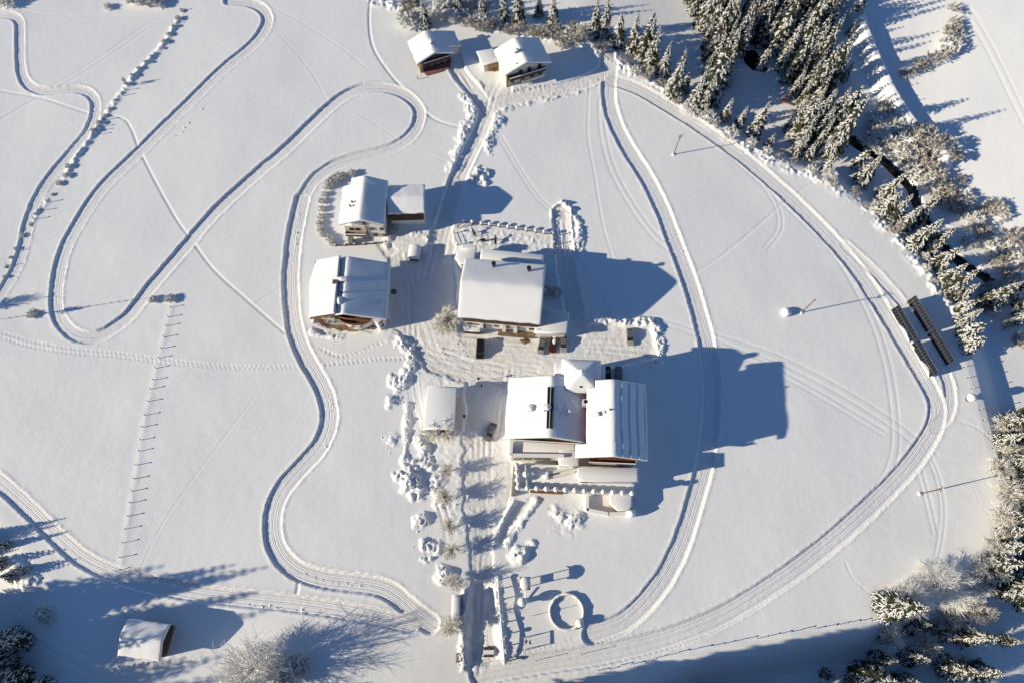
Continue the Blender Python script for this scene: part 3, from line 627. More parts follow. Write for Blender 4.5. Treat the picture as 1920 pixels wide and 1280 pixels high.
# ---- second chalet with the low annex
zr = 8.6; fr, L = ridge_frame((965, 71.5), (987.6, 118.4), zr)
root = thing("chalet", "larger cream chalet at the top with a low annex on its left side", "chalet", (fr.o[0], fr.o[1], macro(*fr.o)))
dL = eave(fr, (945, 136.6), zr, SL); dR = eave(fr, (1035.4, 122.4), zr, SL)
roof_slab(root, fr, L, lambda v: dL, lambda v: dR, zr, SL, SL, M_WOOD)
snow_roof(root, fr, L, lambda v: dL, lambda v: dR, zr, SL, SL, 0.42, seed=3)
yS = -L / 2 + 1.5
gable_wall(root, fr, -dL + .7, dR - 1.0, yS, L / 2 - .8, zr, SL, SL, 2.5, -1, M_PLASTER, M_PLASTER)
mb = MB(); fbox(mb, fr, (-dL * .45, yS - .04, 3.2), (dL * .72, .08, 2.0)); mb.build("timber_cladding", M_WOOD, root)
for x, z in ((-1.2, 4.0), (1.4, 4.0), (4.6, 4.0)): fwin(root, fr, x, yS - .06, z, 1.1, 1.9, M_WOOD)
for x in (-3.6, -.6, 2.4, 4.9): fwin(root, fr, x, yS - .06, 1.2, 1.1, 1.2, M_WOOD)
balcony(root, fr, -dL + 1.4, dR - 1.4, yS, 2.7, 1.1, M_DWOOD)
mb = MB(); fbox(mb, fr, (2.2, yS - 1.35, 1.2), (6.8, .14, .9)); fbox(mb, fr, (-1.0, yS - 1.35, 1.5), (.4, .3, 1.4)); fbox(mb, fr, (5.4, yS - 1.35, 1.5), (.4, .3, 1.4)); mb.build("terrace_wall", M_PLASTER, root)
mb = MB(); fbox(mb, fr, (-dL + 1.0, yS - .12, 1.9), (.5, .24, 4.6)); mb.build("corner_post", M_YWOOD, root)
chimney(root, fr.pt(-1.3, -.2, zr - .8), fr.ang(), 1.0, .8, 1.5, M_STONE)
pipe(root, fr.pt(-2.5, -3.6, zr - 1.0), .12, .6); pipe(root, fr.pt(2.4, 4.2, zr - 1.0), .12, .6)
ap = [P(*q, 3.2) for q in ((893, 98), (924.5, 92), (936, 115.5), (905.7, 123.3))]
mb = MB(); mb.prism(inset(ap, .6), -1, 3.0); ann = mb.build("annex", M_PLASTER, root)
mb = MB(); mb.prism(ap, 3.0, 3.2); mb.build("annex_roof", M_WOOD, ann); snow_slab(ann, ap, 3.2, .4)
aw = (np.array(ap[3]) * .7 + np.array(ap[2]) * .3); an = math.atan2(ap[2][1] - ap[3][1], ap[2][0] - ap[3][0])
mb = MB(); q = np.array(ap[3]) + (np.array(ap[2]) - np.array(ap[3])) * .55 + np.array([0.25, .45]); mb.box((q[0], q[1], 1.2), (3.0, .3, 2.2), an); mb.build("garage_door", M_YWOOD, ann)
# wood stacks and bench along the annex
for k, (a, b) in enumerate(((917, 131), (922, 131.5), (927, 133))):
    q = W(a, b); t = MB().box((q.x, q.y, q.z + .4), (.9, .6, .9), .3); o = t.build("log_stack", M_WOOD); tag(o, "small log stack on the drive below the cream chalet's annex", "log stack", "log stacks by the annex")

# ---- white house with the barn annex
zr = 11.0; fr, L = ridge_frame((683.8, 330.6), (675, 413.8), zr)
root = thing("house", "cream plastered house with a tall annex on its right and a hedged garden", "house", (fr.o[0], fr.o[1], macro(*fr.o)))
dL = eave(fr, (635.6, 426), zr, SL); dLn = eave(fr, (660.6, 336.9), zr, SL); dR = eave(fr, (721, 419.4), zr, SL + .02)
brk = fr.loc(P(650, 355.5, 8))[1]; dl = lambda v: dL if v < brk else dLn
roof_slab(root, fr, L, dl, lambda v: dR, zr, SL, SL + .02, M_WOOD, breaks=(brk,))
snow_roof(root, fr, L, dl, lambda v: dR, zr, SL, SL + .02, 0.45, breaks=(brk,), seed=4)
yS = -L / 2 + 1.25
gable_wall(root, fr, -dLn + .2, dR - .9, yS, L / 2 - .9, zr, SL, SL + .02, 5.0, -1, M_WHITE, M_WHITE)
mb = MB(); fbox(mb, fr, (-2.6, yS - .05, 3.3), (5.4, .1, 5.4)); mb.build("tinted_wall_panel", M_PLASTER, root)
for x, z, w in ((-3.6, 4.6, 1.2), (-2.0, 4.6, 1.2), (1.6, 4.8, 1.1), (4.2, 4.8, 1.1), (.3, 7.6, .9), (-3.6, 1.6, 1.2), (2.0, 1.6, 1.1), (4.4, 1.6, 1.1)): fwin(root, fr, x, yS - .12, z, w, 1.3, M_WOOD)
balcony(root, fr, -5.4, .0, yS, 2.6, 1.2, M_WOOD)
mb = MB(); fbox(mb, fr, (.25, yS - .14, 4.2), (.14, .1, 8.2)); mb.build("downpipe", M_METAL, root)
mb = MB(); fbox(mb, fr, (-4.4, yS - 1.5, .9), (1.2, 1.4, 2.2)); mb.build("porch", M_STONE, root)
for x, y in ((-2.9, -2.2), (-2.5, -1.1)): pipe(root, fr.pt(x, y, zr - 1.3), .16, 1.4)
pipe(root, fr.pt(4.2, -2.0, zr - 2.1), .1, .8)
za = 8.6; AE, AW = P(795.5, 369.5, za), P(724, 372, za)
af = Fr((AE + AW) / 2, (AE - AW) / np.hypot(*(AE - AW))); AL = float(np.hypot(*(AE - AW)))           # ridge runs west to east; x points south
aS = eave(af, (795, 400), za, .38); aN = eave(af, (797.5, 347.5), za, .38)
roof_slab(root, af, AL, lambda v: aN, lambda v: aS, za, .38, .38, M_DWOOD, y0=-AL / 2 + .3, name="annex_roof")
snow_roof(root, af, AL, lambda v: aN, lambda v: aS, za, .38, .38, .4, y0=-AL / 2 + .3, name="annex_snow", seed=5)
gable_wall(root, af, -aN + .7, aS - .7, -AL / 2 + .3, AL / 2 - .8, za, .38, .38, 2.6, -1, M_WHITE, M_DWOOD)

# ---- big farmhouse
zr = 10.6; fr, L = ridge_frame((653.8, 481.9), (643.5, 589.5), zr)
root = thing("farmhouse", "large old farmhouse with arched windows, curved balcony and an open gap along its ridge", "farmhouse", (fr.o[0], fr.o[1], macro(*fr.o)))
S2 = 0.37; dL = eave(fr, (581, 604), zr, S2); dR = eave(fr, (724.5, 597), zr, S2)
roof_slab(root, fr, L, lambda v: dL, lambda v: dR, zr, S2, S2, M_WOOD)
# right slope snow starts at the ridge; left slope snow lies on a sheet raised above the ridge with a bare gap between
snow_roof(root, fr, L, lambda v: 1.9, lambda v: dR, zr, S2, S2, 0.36, seed=6, soft=.25)
gap = 2.0; lift = 1.15
lf = Fr(fr.o - fr.ex * gap, fr.ey); zl = zr - S2 * gap + lift
bul = lambda v: dL - gap + 0.7 * max(0, 1 - (abs(v - 1.0) / (L * .36)) ** 2) - .4 * (v > 3) * (v - 3) / (L / 2 - 3)
roof_slab(root, lf, L, lambda v: dL - gap, lambda v: .15, zl, S2, 0.05, M_DWOOD, th=.16, name="raised_roof")
snow_roof(root, lf, L, bul, lambda v: .15, zl, S2, .05, .42, name="raised_roof_snow", seed=7, soft=.1)
mb = MB()
for k in range(12): fbox(mb, lf, (-.2, -L / 2 + .5 + k * (L - 1) / 11, zl - lift / 2), (.18, .18, lift - .1))
mb.build("roof_prop", M_DWOOD, root)["kind"] = "stuff"
yS = -L / 2 + 1.6
gable_wall(root, fr, -dL + 1.6, dR - 1.3, yS, L / 2 - 1.0, zr, S2, S2, 3.2, -1, M_PLASTER, M_PLASTER)
mb = MB(); fbox(mb, fr, (.6, yS - .08, 5.6), (9.0, .12, 4.4)); mb.build("timber_gable", M_DWOOD, root)
def arch(root_, fr_, x, y, z, w, h):
    mb = MB(); pr = [(-w / 2, -h / 2), (w / 2, -h / 2)] + [(w / 2 * math.cos(a), h / 2 - w / 2 + w / 2 * math.sin(a)) for a in np.linspace(0, math.pi, 7)]
    n = len(pr); mb.add([fr_.pt(x + a, y, z + b) for a, b in pr] + [fr_.pt(x + a, y + .12, z + b) for a, b in pr], [tuple(range(n))] + [(i, i + n, (i + 1) % n + n, (i + 1) % n) for i in range(n)])
    o = mb.build("arched_window", M_GLASS, root_)
    mb = MB(); mb.tube([fr_.pt(x + a * 1.08, y, z + b * 1.05) for a, b in pr] + [fr_.pt(x + pr[0][0] * 1.08, y, z + pr[0][1] * 1.05)], .06, 4); mb.build("window_surround", M_WHITE, o)
for x, z in ((-5.6, 5.2), (-4.1, 5.2), (-5.6, 2.0), (-4.1, 2.0), (1.6, 2.0), (3.3, 2.0)): arch(root, fr, x, yS - .14, z, .85, 1.5)
def bay_balcony(z, out):
    mb = MB(); a0, a1, n = -2.6, 5.2, 8; mid = (a0 + a1) / 2; pts = [(mid - (a1 - a0) / 2 * math.cos(t), yS - out * math.sin(t)) for t in np.linspace(0, math.pi, n + 1)]
    mb.prism([fr.pt(*q, 0)[:2] for q in pts], z - .1, z + .08); o = mb.build("balcony", M_WOOD, root)
    rb = MB()
    for q0, q1 in zip(pts, pts[1:]):
        m_ = ((q0[0] + q1[0]) / 2, (q0[1] + q1[1]) / 2); w = math.hypot(q1[0] - q0[0], q1[1] - q0[1]); c = fr.pt(*m_, z + .55)
        rb.box(c, (w * .94, .07, .9), fr.ang() + math.atan2(q1[1] - q0[1], q1[0] - q0[0]))
        rb.box((c[0], c[1], z + 1.07), (w * 1.02, .14, .09), fr.ang() + math.atan2(q1[1] - q0[1], q1[0] - q0[0]))
    rb.build("balcony_railing", M_RWOOD, o)
bay_balcony(3.4, 1.6); bay_balcony(6.1, 1.3)
mb = MB(); a0 = [(-2.0 + 6.8 * k / 8, yS - 1.3 * math.sin(math.pi * k / 8)) for k in range(9)]
mb.prism([fr.pt(*q, 0)[:2] for q in a0], -1, 2.7); bay = mb.build("curved_bay", M_WHITE, root)
for x in (.2, 2.4): arch(bay, fr, x, yS - 1.34, 1.7, .8, 1.2)
mb = MB(); q = [fr.pt(x, y, 0)[:2] for x, y in ((dR - 4.4, yS - .02), (dR - 1.3, yS - .02), (dR - 2.6, yS - 1.5))]; mb.prism(q, -1, 4.6); bo = mb.build("corner_oriel", M_WHITE, root)
d = np.array(q[1]) - np.array(q[2]); an = math.atan2(d[1], d[0]); nn = np.array([d[1], -d[0]]) / np.hypot(*d)
for z in (1.4, 3.4): c = np.array(q[2]) + d * .5 + nn * .05; window(bo, (c[0], c[1], z), an, 1.0, 1.1, M_WOOD)
mb = MB(); fbox(mb, fr, (-dL + 1.1, yS + 1.0, 1.3), (1.1, 2.6, 4.4)); mb.build("side_porch", M_RWOOD, root)
mb = MB(); mb.prism([fr.pt(x, y, 0)[:2] for x, y in ((-dL - 1.6, -L * .38), (-dL - .9, -L * .38), (-dL - .9, L * .05), (-dL - 1.6, L * .05))], -1, .75); gw = mb.build("garden_wall", M_STONE, root)
snow_slab(gw, [fr.pt(x, y, 0)[:2] for x, y in ((-dL - 1.65, -L * .38), (-dL - .85, -L * .38), (-dL - .85, L * .05), (-dL - 1.65, L * .05))], .75, .3)
mb = MB(); c = fr.pt(-2.55, .5, zr); mb.box((c[0], c[1], zr + .1), (.95, 1.0, 2.0), fr.ang()); ch = mb.build("chimney", M_RUST, root)
chimney(root, fr.pt(-.7, 1.3, zr - .4), fr.ang(), 2.4, .9, 1.0, M_STONE, cap=.5, name="chimney")
pipe(root, fr.pt(-.8, -2.2, zr - .1), .18, 1.0); MB().blob(fr.pt(-1.1, -4.2, zr + .1), (.9, 1.2, .75), 5, 12).build("snow_hump", M_ROOFSNOW, root, sm=True)

# ---- barn of the middle farm, ridge from west to east
zr = 13.6; E_, W_ = P(1019.5, 540.5, zr), P(864, 527, zr)
bf = Fr((E_ + W_) / 2, (E_ - W_) / np.hypot(*(E_ - W_))); BL = float(np.hypot(*(E_ - W_)))
root = thing("barn", "broad white roofed barn in the middle with two vent pipes and low wings", "barn", (bf.o[0], bf.o[1], macro(*bf.o)))
sS = .58; dS = eave(bf, (930, 601), zr, sS); sN = .44; dN = eave(bf, (950, 493), zr, sN)
roof_slab(root, bf, BL, lambda v: dN, lambda v: dS, zr, sN, sS, M_DWOOD, th=.3)
snow_roof(root, bf, BL, lambda v: dN, lambda v: dS, zr, sN, sS, .45, seed=8, soft=.9)
gable_wall(root, bf, -dN + .6, dS - 1.2, -BL / 2 + .7, BL / 2 - .8, zr, sN, sS, 3.9, -1, M_WHITE, M_DWOOD, th=.3)
xw = dS - 1.2
for y, w, h, z in ((-7.5, 1.2, 1.2, 2.6), (-5.2, 3.0, 2.6, 1.6), (-1.0, 1.2, 1.2, 2.6), (1.8, 1.0, 1.0, 2.6), (4.2, 1.0, 1.0, 2.6), (7.8, 1.3, 1.3, 2.6)):
    window(root, bf.pt(xw + .03, y, z), bf.ang() + math.pi / 2, w, h, M_WOOD)
mb = MB()
for y in (-4.6, 1.0, 3.8, 9.5): mb.box(bf.pt(xw + .45, y, 2.0), (.5, .9, 4.0), bf.ang())
mb.build("buttress", M_WHITE, root)["kind"] = "stuff"
mb = MB(); mb.box(bf.pt(xw + .7, 4.0, .2), (1.6, 9.0, .7), bf.ang()); mb.build("plinth", M_EARTH, root)
mb = MB(); mb.box(bf.pt(xw + .9, -7.0, .9), (1.6, 4.0, 2.0), bf.ang()); ln = mb.build("lean_to_store", M_DWOOD, root); snow_slab(ln, [bf.pt(xw + .9 + a, -7 + b, 0)[:2] for a, b in ((-.9, -2.1), (.9, -2.1), (.9, 2.1), (-.9, 2.1))], 1.9, .3)
pipe(root, bf.pt(-dN * .72, bf.loc(P(926.5, 498, 11.5))[1], zr - sN * dN * .72), .38, 2.3); pipe(root, bf.pt(-dN * .66, bf.loc(P(992, 505, 11.5))[1], zr - sN * dN * .66), .38, 2.3)
zb = 6.2
for nm, pxs, z in (("rear_wing", [(903, 468.5), (1020, 479.5), (1017, 503), (900, 492)], 6.2), ("west_wing", [(861, 462.5), (894, 465.5), (889, 494), (862, 496), (853, 486)], 4.2), ("east_wing", [(1016, 581), (1067, 586.7), (1062, 627), (1001, 624.5)], 3.4)):
    pl = [P(*q, z) for q in pxs]
    mb = MB(); mb.prism(inset(pl, .5), -1, z - .25); wg = mb.build(nm, M_DWOOD if nm == "rear_wing" else M_WHITE, root)
    mb = MB(); mb.prism(pl, z - .25, z); mb.build("wing_roof", M_DWOOD, wg)
    snow_slab(wg, pl, z, .55)
mb = MB(); pl = [P(*q, 4.2) for q in ((866, 461.5), (894, 464.5), (893, 473), (864, 470.5))]; mb.prism(pl, 4.2, 5.0); b_ = mb.build("raised_hatch", M_WHITE, root); snow_slab(b_, pl, 5.0, .35)

# ---- guesthouse: two gabled wings, a hipped tower, lower storey and roof terrace
zl_, zr_ = 14.6, 17.0
f1, L1 = ridge_frame((1035, 703.8), (1030, 824.5), zl_); f2, L2 = ridge_frame((1148.5, 711), (1150, 863.5), zr_)
root = thing("guesthouse", "big snowy guesthouse with two gabled wings, a pyramid roofed tower and a railed terrace", "guesthouse", ((f1.o[0] + f2.o[0]) / 2, (f1.o[1] + f2.o[1]) / 2, 0))
SH = .43
d1 = eave(f1, (950, 770), zl_, SH); d1s = eave(f1, (1096, 790), zl_, SH); d1n = eave(f1, (1067, 712), zl_, SH); b1 = f1.loc(P(1080, 728, 12))[1]
dr1 = lambda v: d1s if v < b1 else d1n
roof_slab(root, f1, L1, lambda v: d1, dr1, zl_, SH, SH, M_WOOD, y0=-L1 / 2 + .5, breaks=(b1,), name="left_roof")
snow_roof(root, f1, L1, lambda v: d1, dr1, zl_, SH, SH, .5, y0=-L1 / 2 + .55, breaks=(b1,), name="left_roof_snow", seed=9)
gable_wall(root, f1, -d1 + 1.0, d1s - .2, -L1 / 2 + 1.4, L1 / 2 - 1.0, zl_, SH, SH, 9.0, -1, M_WHITE, M_YWOOD)
d2 = eave(f2, (1212, 800), zr_, SH + .02); d2n = eave(f2, (1100, 760), zr_, SH); d2s = eave(f2, (1079, 850), zr_, SH); d2t = eave(f2, (1117, 715), zr_, SH)
b2 = f2.loc(P(1090, 835, 13))[1]; b3 = f2.loc(P(1110, 731, 14))[1]
dl2 = lambda v: d2s if v < b2 else (d2n if v < b3 else d2t)
roof_slab(root, f2, L2, dl2, lambda v: d2, zr_, SH, SH + .02, M_WOOD, y0=-L2 / 2 + .85, breaks=(b2, b3), name="right_roof")
snow_roof(root, f2, L2, dl2, lambda v: d2, zr_, SH, SH + .02, .5, y0=-L2 / 2 + .9, breaks=(b2, b3), ripple=.20, name="right_roof_snow", seed=10)
gable_wall(root, f2, -d2t + .3, d2 - 1.2, -L2 / 2 + 1.7, L2 / 2 - 1.0, zr_, SH, SH + .02, 8.5, -1, M_WHITE, M_RWOOD)
ys = -L2 / 2 + 1.62
for z, n in ((12.6, 5), (9.8, 5)):
    for k in range(n): fwin(root, f2, -3.4 + 2.2 * k, ys, z, 1.0, 1.5, M_WOOD)
balcony(root, f2, -4.6, 5.6, ys, 11.0, 1.2, M_RWOOD)
ys1 = -L1 / 2 + 1.32
for k in range(6): fwin(root, f1, -7 + 2.4 * k, ys1, 9.9, 1.0, 1.4, M_WOOD)
balcony(root, f1, -7.5, 6.5, ys1, 10.9, 1.2, M_YWOOD)
lq = random.Random(4); mb = MB()
for _ in range(150):
    x_, y_ = lq.uniform(1.2, d1s - .8), lq.gauss(.8, 2.6)
    if lq.random() < .35: x_, y_ = lq.uniform(2.2, d1s - .6), lq.gauss(-.2, 1.2)
    if abs(y_) > L1 / 2 - 2.5: continue
    c = f1.pt(x_, y_, zl_ - SH * x_ + .46 + .12); r_ = lq.uniform(.10, .26); mb.blob(c, (r_ * 1.3, r_ * 1.3, r_), lq.randrange(99), 6, 4, .25)
mb.build("snow_lumps", M_ROOFSNOW, root)["kind"] = "stuff"
# ridge skylight and chimneys
sp = [P(*q, 15.0) for q in ((1027.2, 725), (1039, 725.6), (1035.6, 803), (1025, 802.5))]
mb = MB(); mb.prism(sp, 14.2, 15.15); sk = mb.build("ridge_skylight", M_GLASS, root)
for t_ in (0.03, .48, .97):
    a = np.array(sp[0]) * (1 - t_) + np.array(sp[1]) * t_; b = np.array(sp[3]) * (1 - t_) + np.array(sp[2]) * t_
    MB().tube([(a[0], a[1], 15.25), (b[0], b[1], 15.25)], .13 if t_ < .9 else .16, 5).build("glazing_bar", M_GALV if t_ == .48 else M_METAL, sk)
c = P(996, 765, 13.5); chimney(root, (c[0], c[1], 11.2), 0, 1.5, 1.3, 2.4, M_STONE, cap=.6)
mb = MB(); a = P(1003, 765, 13); b = P(1022, 763, 13); mb.box(((a[0] + b[0]) / 2, (a[1] + b[1]) / 2, 12.9), (2.6, .7, .8), 0); mb.build("roof_box", M_DWOOD, root)
c = P(1026, 764, 15.5); chimney(root, (c[0], c[1], 13.6), 0, 1.3, 1.1, 2.4, M_STONE, cap=.5)
c = P(1098, 752, 15.5); chimney(root, (c[0], c[1], 12.0), 0, 1.1, 1.1, 3.0, M_WHITE, cap=0); pipe(root, (c[0], c[1], 15.0), .28, .3)
for a, b in ((1121.5, 775), (1134, 772)): c = P(a, b, 17); chimney(root, (c[0], c[1], 14.6), 0, .75, .75, 2.2, M_STONE, cap=.3)
c = P(1067, 770, 13.6); chimney(root, (c[0], c[1], 11.9), 0, .9, .9, 1.6, M_STONE, cap=.5); c = P(1066, 783, 13.4); pipe(root, (c[0], c[1], 11.9), .25, 1.2)
c = P(1144, 768, 17.4); pipe(root, (c[0], c[1], 16.6), .15, 1.4); c = P(1127, 749.5, 16.6); pipe(root, (c[0], c[1], 15.4), .1, .7)
# tower
zt = 13.2; tb = [P(1053, 673.5, zt), P(1126, 676, zt), P(1126, 737, zt), P(1053, 735, zt)]; ta = P(1090, 699.5, 16.2)
mb = MB(); mb.prism(inset(tb, .9), -1, zt - .1); tw = mb.build("tower", M_WHITE, root)
V = [(q[0], q[1], zt - .15) for q in tb] + [(q[0], q[1], zt + .05) for q in tb] + [(ta[0], ta[1], 16.2)]
MB().add(V, [(0, 1, 2, 3), (0, 4, 5, 1), (1, 5, 6, 2), (2, 6, 7, 3), (3, 7, 4, 0), (4, 8, 5), (5, 8, 6), (6, 8, 7), (7, 8, 4)]).build("tower_roof", M_WOOD, tw)
N = 9; V = []; F = []
for k in range(N + 1):
    t_ = 1 - (k / N); e_ = (1 - t_) ; th = .5 * (.45 + .55 * min(1, e_ * 5))
    for i in range(4):
        for j in range(5):
            q = np.array(tb[i]) * (1 - j / 5) + np.array(tb[(i + 1) % 4]) * (j / 5); cr = min(j, 5 - j) / 2.5
            p_ = ta + (q - ta) * (t_ + .012); V.append((p_[0], p_[1], zt + .06 + (16.2 - zt) * (1 - t_) + th - .06 * (1 - min(1, cr))))
for i in range(20): F += [(k * 20 + i, k * 20 + (i + 1) % 20, (k + 1) * 20 + (i + 1) % 20, (k + 1) * 20 + i) for k in range(N)]
n = len(V); V += [(V[i][0], V[i][1], zt + .06) for i in range(20)]; F += [(n + i, n + (i + 1) % 20, (i + 1) % 20, i) for i in range(20)]
MB().add(V, F).build("tower_snow", M_ROOFSNOW, tw, sm=True)
MB().blob((ta[0], ta[1], 17.0), (.7, .7, .9), 3, 12).build("finial", M_ROOFSNOW, tw, sm=True)
pl = [P(1039.5, 680, 8.5), P(1134, 685.5, 8.5), P(1134, 720, 8.5), P(1040, 720, 8.5)]
mb = MB(); mb.prism(inset(pl, .3), -1, 8.4); lt = mb.build("lower_tower_block", M_WHITE, root); snow_slab(lt, pl, 8.4, .6)
c = P(1089, 724, 14.6); pipe(root, (c[0], c[1], 13.6), .2, 1.0)
# lower storey in front of the left wing, with a flat snowy roof and parapet
zA = 7.2; pl = [P(*q, zA) for q in ((959.5, 826), (1079, 832), (1079, 863), (1059, 855.5), (957.5, 853))]
mb = MB(); mb.prism(pl, -1, zA - .5); ls = mb.build("lower_storey", M_WHITE, root)
snow_slab(ls, pl, zA - .5, .55)
mb = MB(); q0, q1, q2 = [np.array(P(*q, zA + .4)) for q in ((957.5, 853), (1058, 854.5), (959.5, 828))]
for a, b in ((q0, q1), (q0, q2)):
    d = b - a; mb.box(((a + b)[0] / 2, (a + b)[1] / 2, zA), (float(np.hypot(*d)), .55, 1.3), math.atan2(d[1], d[0]))
pp = mb.build("parapet", M_WHITE, ls)
mb = MB()
for a, b in ((q0, q1), (q0, q2)):
    d = b - a; mb.box(((a + b)[0] / 2, (a + b)[1] / 2, zA + .8), (float(np.hypot(*d)) + .3, .75, .35), math.atan2(d[1], d[0]), .95)
mb.build("parapet_snow", M_ROOFSNOW, pp)
for a in (970, 989, 1009, 1024): c = P(a + 1, 860, 5.6); window(root, (c[0], c[1] + .08, 5.4), 0, 2.0, 1.3, M_WOOD)
c = P(1063, 857, 7.5); mb = MB(); mb.box((c[0], c[1], 3.2), (3.2, 3.2, 7.4)); ko = mb.build("terrace_kiosk", M_WHITE, root); snow_slab(ko, [(c[0] + a, c[1] + b) for a, b in ((-1.7, -1.7), (2.6, -1.9), (2.6, 1.7), (-1.7, 1.7))], 6.9, .5)
# ground floor block carrying the terrace
zT = 4.0; tp = [P(*q, zT) for q in ((966, 868), (1090, 873), (1196, 876), (1186, 926), (969.5, 915))]
mb = MB(); mb.prism(tp, -1.5, zT - .4); tr = mb.build("terrace", M_WHITE, root); snow_slab(tr, tp, zT - .4, .4, m=M_SNOW)
# low roof in front of the right wing
zB = 8.2; pl = [P(*q, zB) for q in ((1084, 877), (1196, 876.5), (1195.5, 903.5), (1090, 902), (1079.5, 893))]
mb = MB(); mb.prism(inset(pl, .8), -1, zB - .3); lb = mb.build("dining_room", M_WHITE, root); mb = MB(); mb.prism(pl, zB - .3, zB); mb.build("dining_roof", M_WOOD, lb); snow_slab(lb, pl, zB, .6)
for k in range(5): c = P(1096 + 20 * k, 905, 6); window(lb, (c[0], c[1] + .25, 5.9), 0, 1.8, 1.5, M_WOOD)
# terrace railing with snow caps on its posts
south = [P(*q, zT + .8) for q in ((971, 914), (1184, 925))]; west = [P(*q, zT + .8) for q in ((968, 872), (971, 914))]
def rail_row(a, b, n, cap):
    d = b - a; an = math.atan2(d[1], d[0]); ln = float(np.hypot(*d))
    mb = MB(); mb.box(((a + b)[0] / 2, (a + b)[1] / 2, zT + .95), (ln, .12, .14), an); mb.box(((a + b)[0] / 2, (a + b)[1] / 2, zT + .45), (ln, .08, .6), an); rl = mb.build("terrace_railing", M_DWOOD, root)
    mb = MB(); mb.box(((a + b)[0] / 2, (a + b)[1] / 2, zT + 1.13), (ln, .34, .24), an, .9); mb.build("rail_snow", M_ROOFSNOW, rl)
    for k in range(n):
        q = a + d * k / (n - 1); pb = MB().box((q[0], q[1], zT + .5), (.3, .3, 1.6), an).build("railing_post", M_WHITE, root)
        MB().blob((q[0], q[1], zT + 1.55), (.62, .62, cap), k, 10, 5, .08).build("snow_cap", M_ROOFSNOW, pb, sm=True)
rail_row(south[0], south[1], 13, .55); rail_row(west[0], west[1], 4, .5)
c = P(986, 888, zT + 2); mb = MB(); mb.tube([(c[0], c[1], zT - .4), (c[0], c[1], zT + 1.6)], .1, 6); um = mb.build("folded_sunshade", M_DWOOD, root); MB().blob((c[0], c[1], zT + 1.8), (.75, .75, 1.0), 4, 12).build("snow_cap", M_ROOFSNOW, um, sm=True)
mb = MB()
for a, b in (((1026, 888), (1074, 876)), ((1028, 896), (1078, 884))):
    a, b = P(*a, zT), P(*b, zT); d = b - a; mb.box(((a + b)[0] / 2, (a + b)[1] / 2, zT + .3), (float(np.hypot(*d)), .55, .7), math.atan2(d[1], d[0]))
pw = mb.build("terrace_partition", M_WHITE, root)
c = P(1025, 891, zT + .6); mb = MB(); mb.box((c[0], c[1], zT + .5), (.6, 1.6, 1.2)); mb.build("partition_end", M_ROOFSNOW, pw)
# dark openings and timber in the front below the terrace
for a, b, w in ((1057, 923.5, 2.0), (1084, 925, 2.0), (1030, 921.5, 3.6)):
    c = P(a, b, 2.6); y_ = float(np.interp(c[0], [tp[4][0], tp[3][0]], [tp[4][1], tp[3][1]])); window(root, (c[0], y_ - .05, 2.4), math.atan2(tp[3][1] - tp[4][1], tp[3][0] - tp[4][0]), w, 1.3, M_WOOD)
mb = MB(); y_ = np.array(tp[4]) * .68 + np.array(tp[3]) * .32; mb.box((y_[0] - 1.5, y_[1] - .15, 1.6), (7.5, .25, 2.6), math.atan2(tp[3][1] - tp[4][1], tp[3][0] - tp[4][0])); mb.build("timber_front", M_RWOOD, root)
# round ended flat roof and small walled plot at the corner of the terrace
z8 = 2.7; pl = [P(*q, z8) for q in ((1142, 925), (1184, 927.5), (1185, 948), (1178, 957), (1158, 957), (1142, 944))]
mb = MB(); mb.prism(inset(pl, .25), -1.5, z8 - .2); ot = mb.build("garden_pavilion", M_YWOOD, root); mb = MB(); mb.prism(pl, z8 - .2, z8); mb.build("pavilion_roof", M_WOOD, ot); snow_slab(ot, pl, z8, .5)
pl = [W(*q) for q in ((1100, 932), (1100, 956), (1140, 964), (1182, 962))]
mb = MB()
for a, b in zip(pl, pl[1:]): d = b - a; mb.box(((a.x + b.x) / 2, (a.y + b.y) / 2, .35), (math.hypot(d.x, d.y) + .5, .55, 1.3), math.atan2(d.y, d.x))
pv = mb.build("plot_wall", M_WHITE, root)
mb = MB()
for a, b in zip(pl, pl[1:]): d = b - a; mb.box(((a.x + b.x) / 2, (a.y + b.y) / 2, 1.12), (math.hypot(d.x, d.y) + .6, .8, .4), math.atan2(d.y, d.x), .93)
mb.build("wall_snow", M_ROOFSNOW, pv)
MB().blob((pl[3].x, pl[3].y, 1.2), (1.1, 1.1, 1.3), 6, 12).build("snow_cap", M_ROOFSNOW, pv, sm=True)
q = W(964, 905); mb = MB(); a, b = W(966, 872), W(962, 930)
d = b - a; mb.box(((a.x + b.x) / 2 - .2, (a.y + b.y) / 2, .3), (math.hypot(d.x, d.y), .5, 2.2), math.atan2(d.y, d.x)); mb.build("stair_wall", M_STONE, root)

# ---- garage
z = 4.2; pl = [P(*q, z) for q in ((802, 724.5), (857, 725.7), (852, 806), (794, 804))]
c = np.mean(pl, 0); root = thing("garage", "flat roofed garage left of the guesthouse with snow spread evenly over it", "garage", (c[0], c[1], 0))
mb = MB(); mb.prism(inset(pl, .55), -1, z - .25); mb.build("wall", M_WHITE, root); mb = MB(); mb.prism(pl, z - .25, z); mb.build("roof", M_WOOD, root); snow_slab(root, pl, z, .45)
qa, qb = np.array(inset(pl, .55)[1]), np.array(inset(pl, .55)[2]); d = qb - qa; an = math.atan2(d[1], d[0])
for k in range(3):
    c = qa + d * (.2 + .3 * k); mb = MB(); mb.box((c[0] + .03, c[1], 1.3), (2.6, .1, 2.6), an); mb.build("garage_door", M_YWOOD, root)
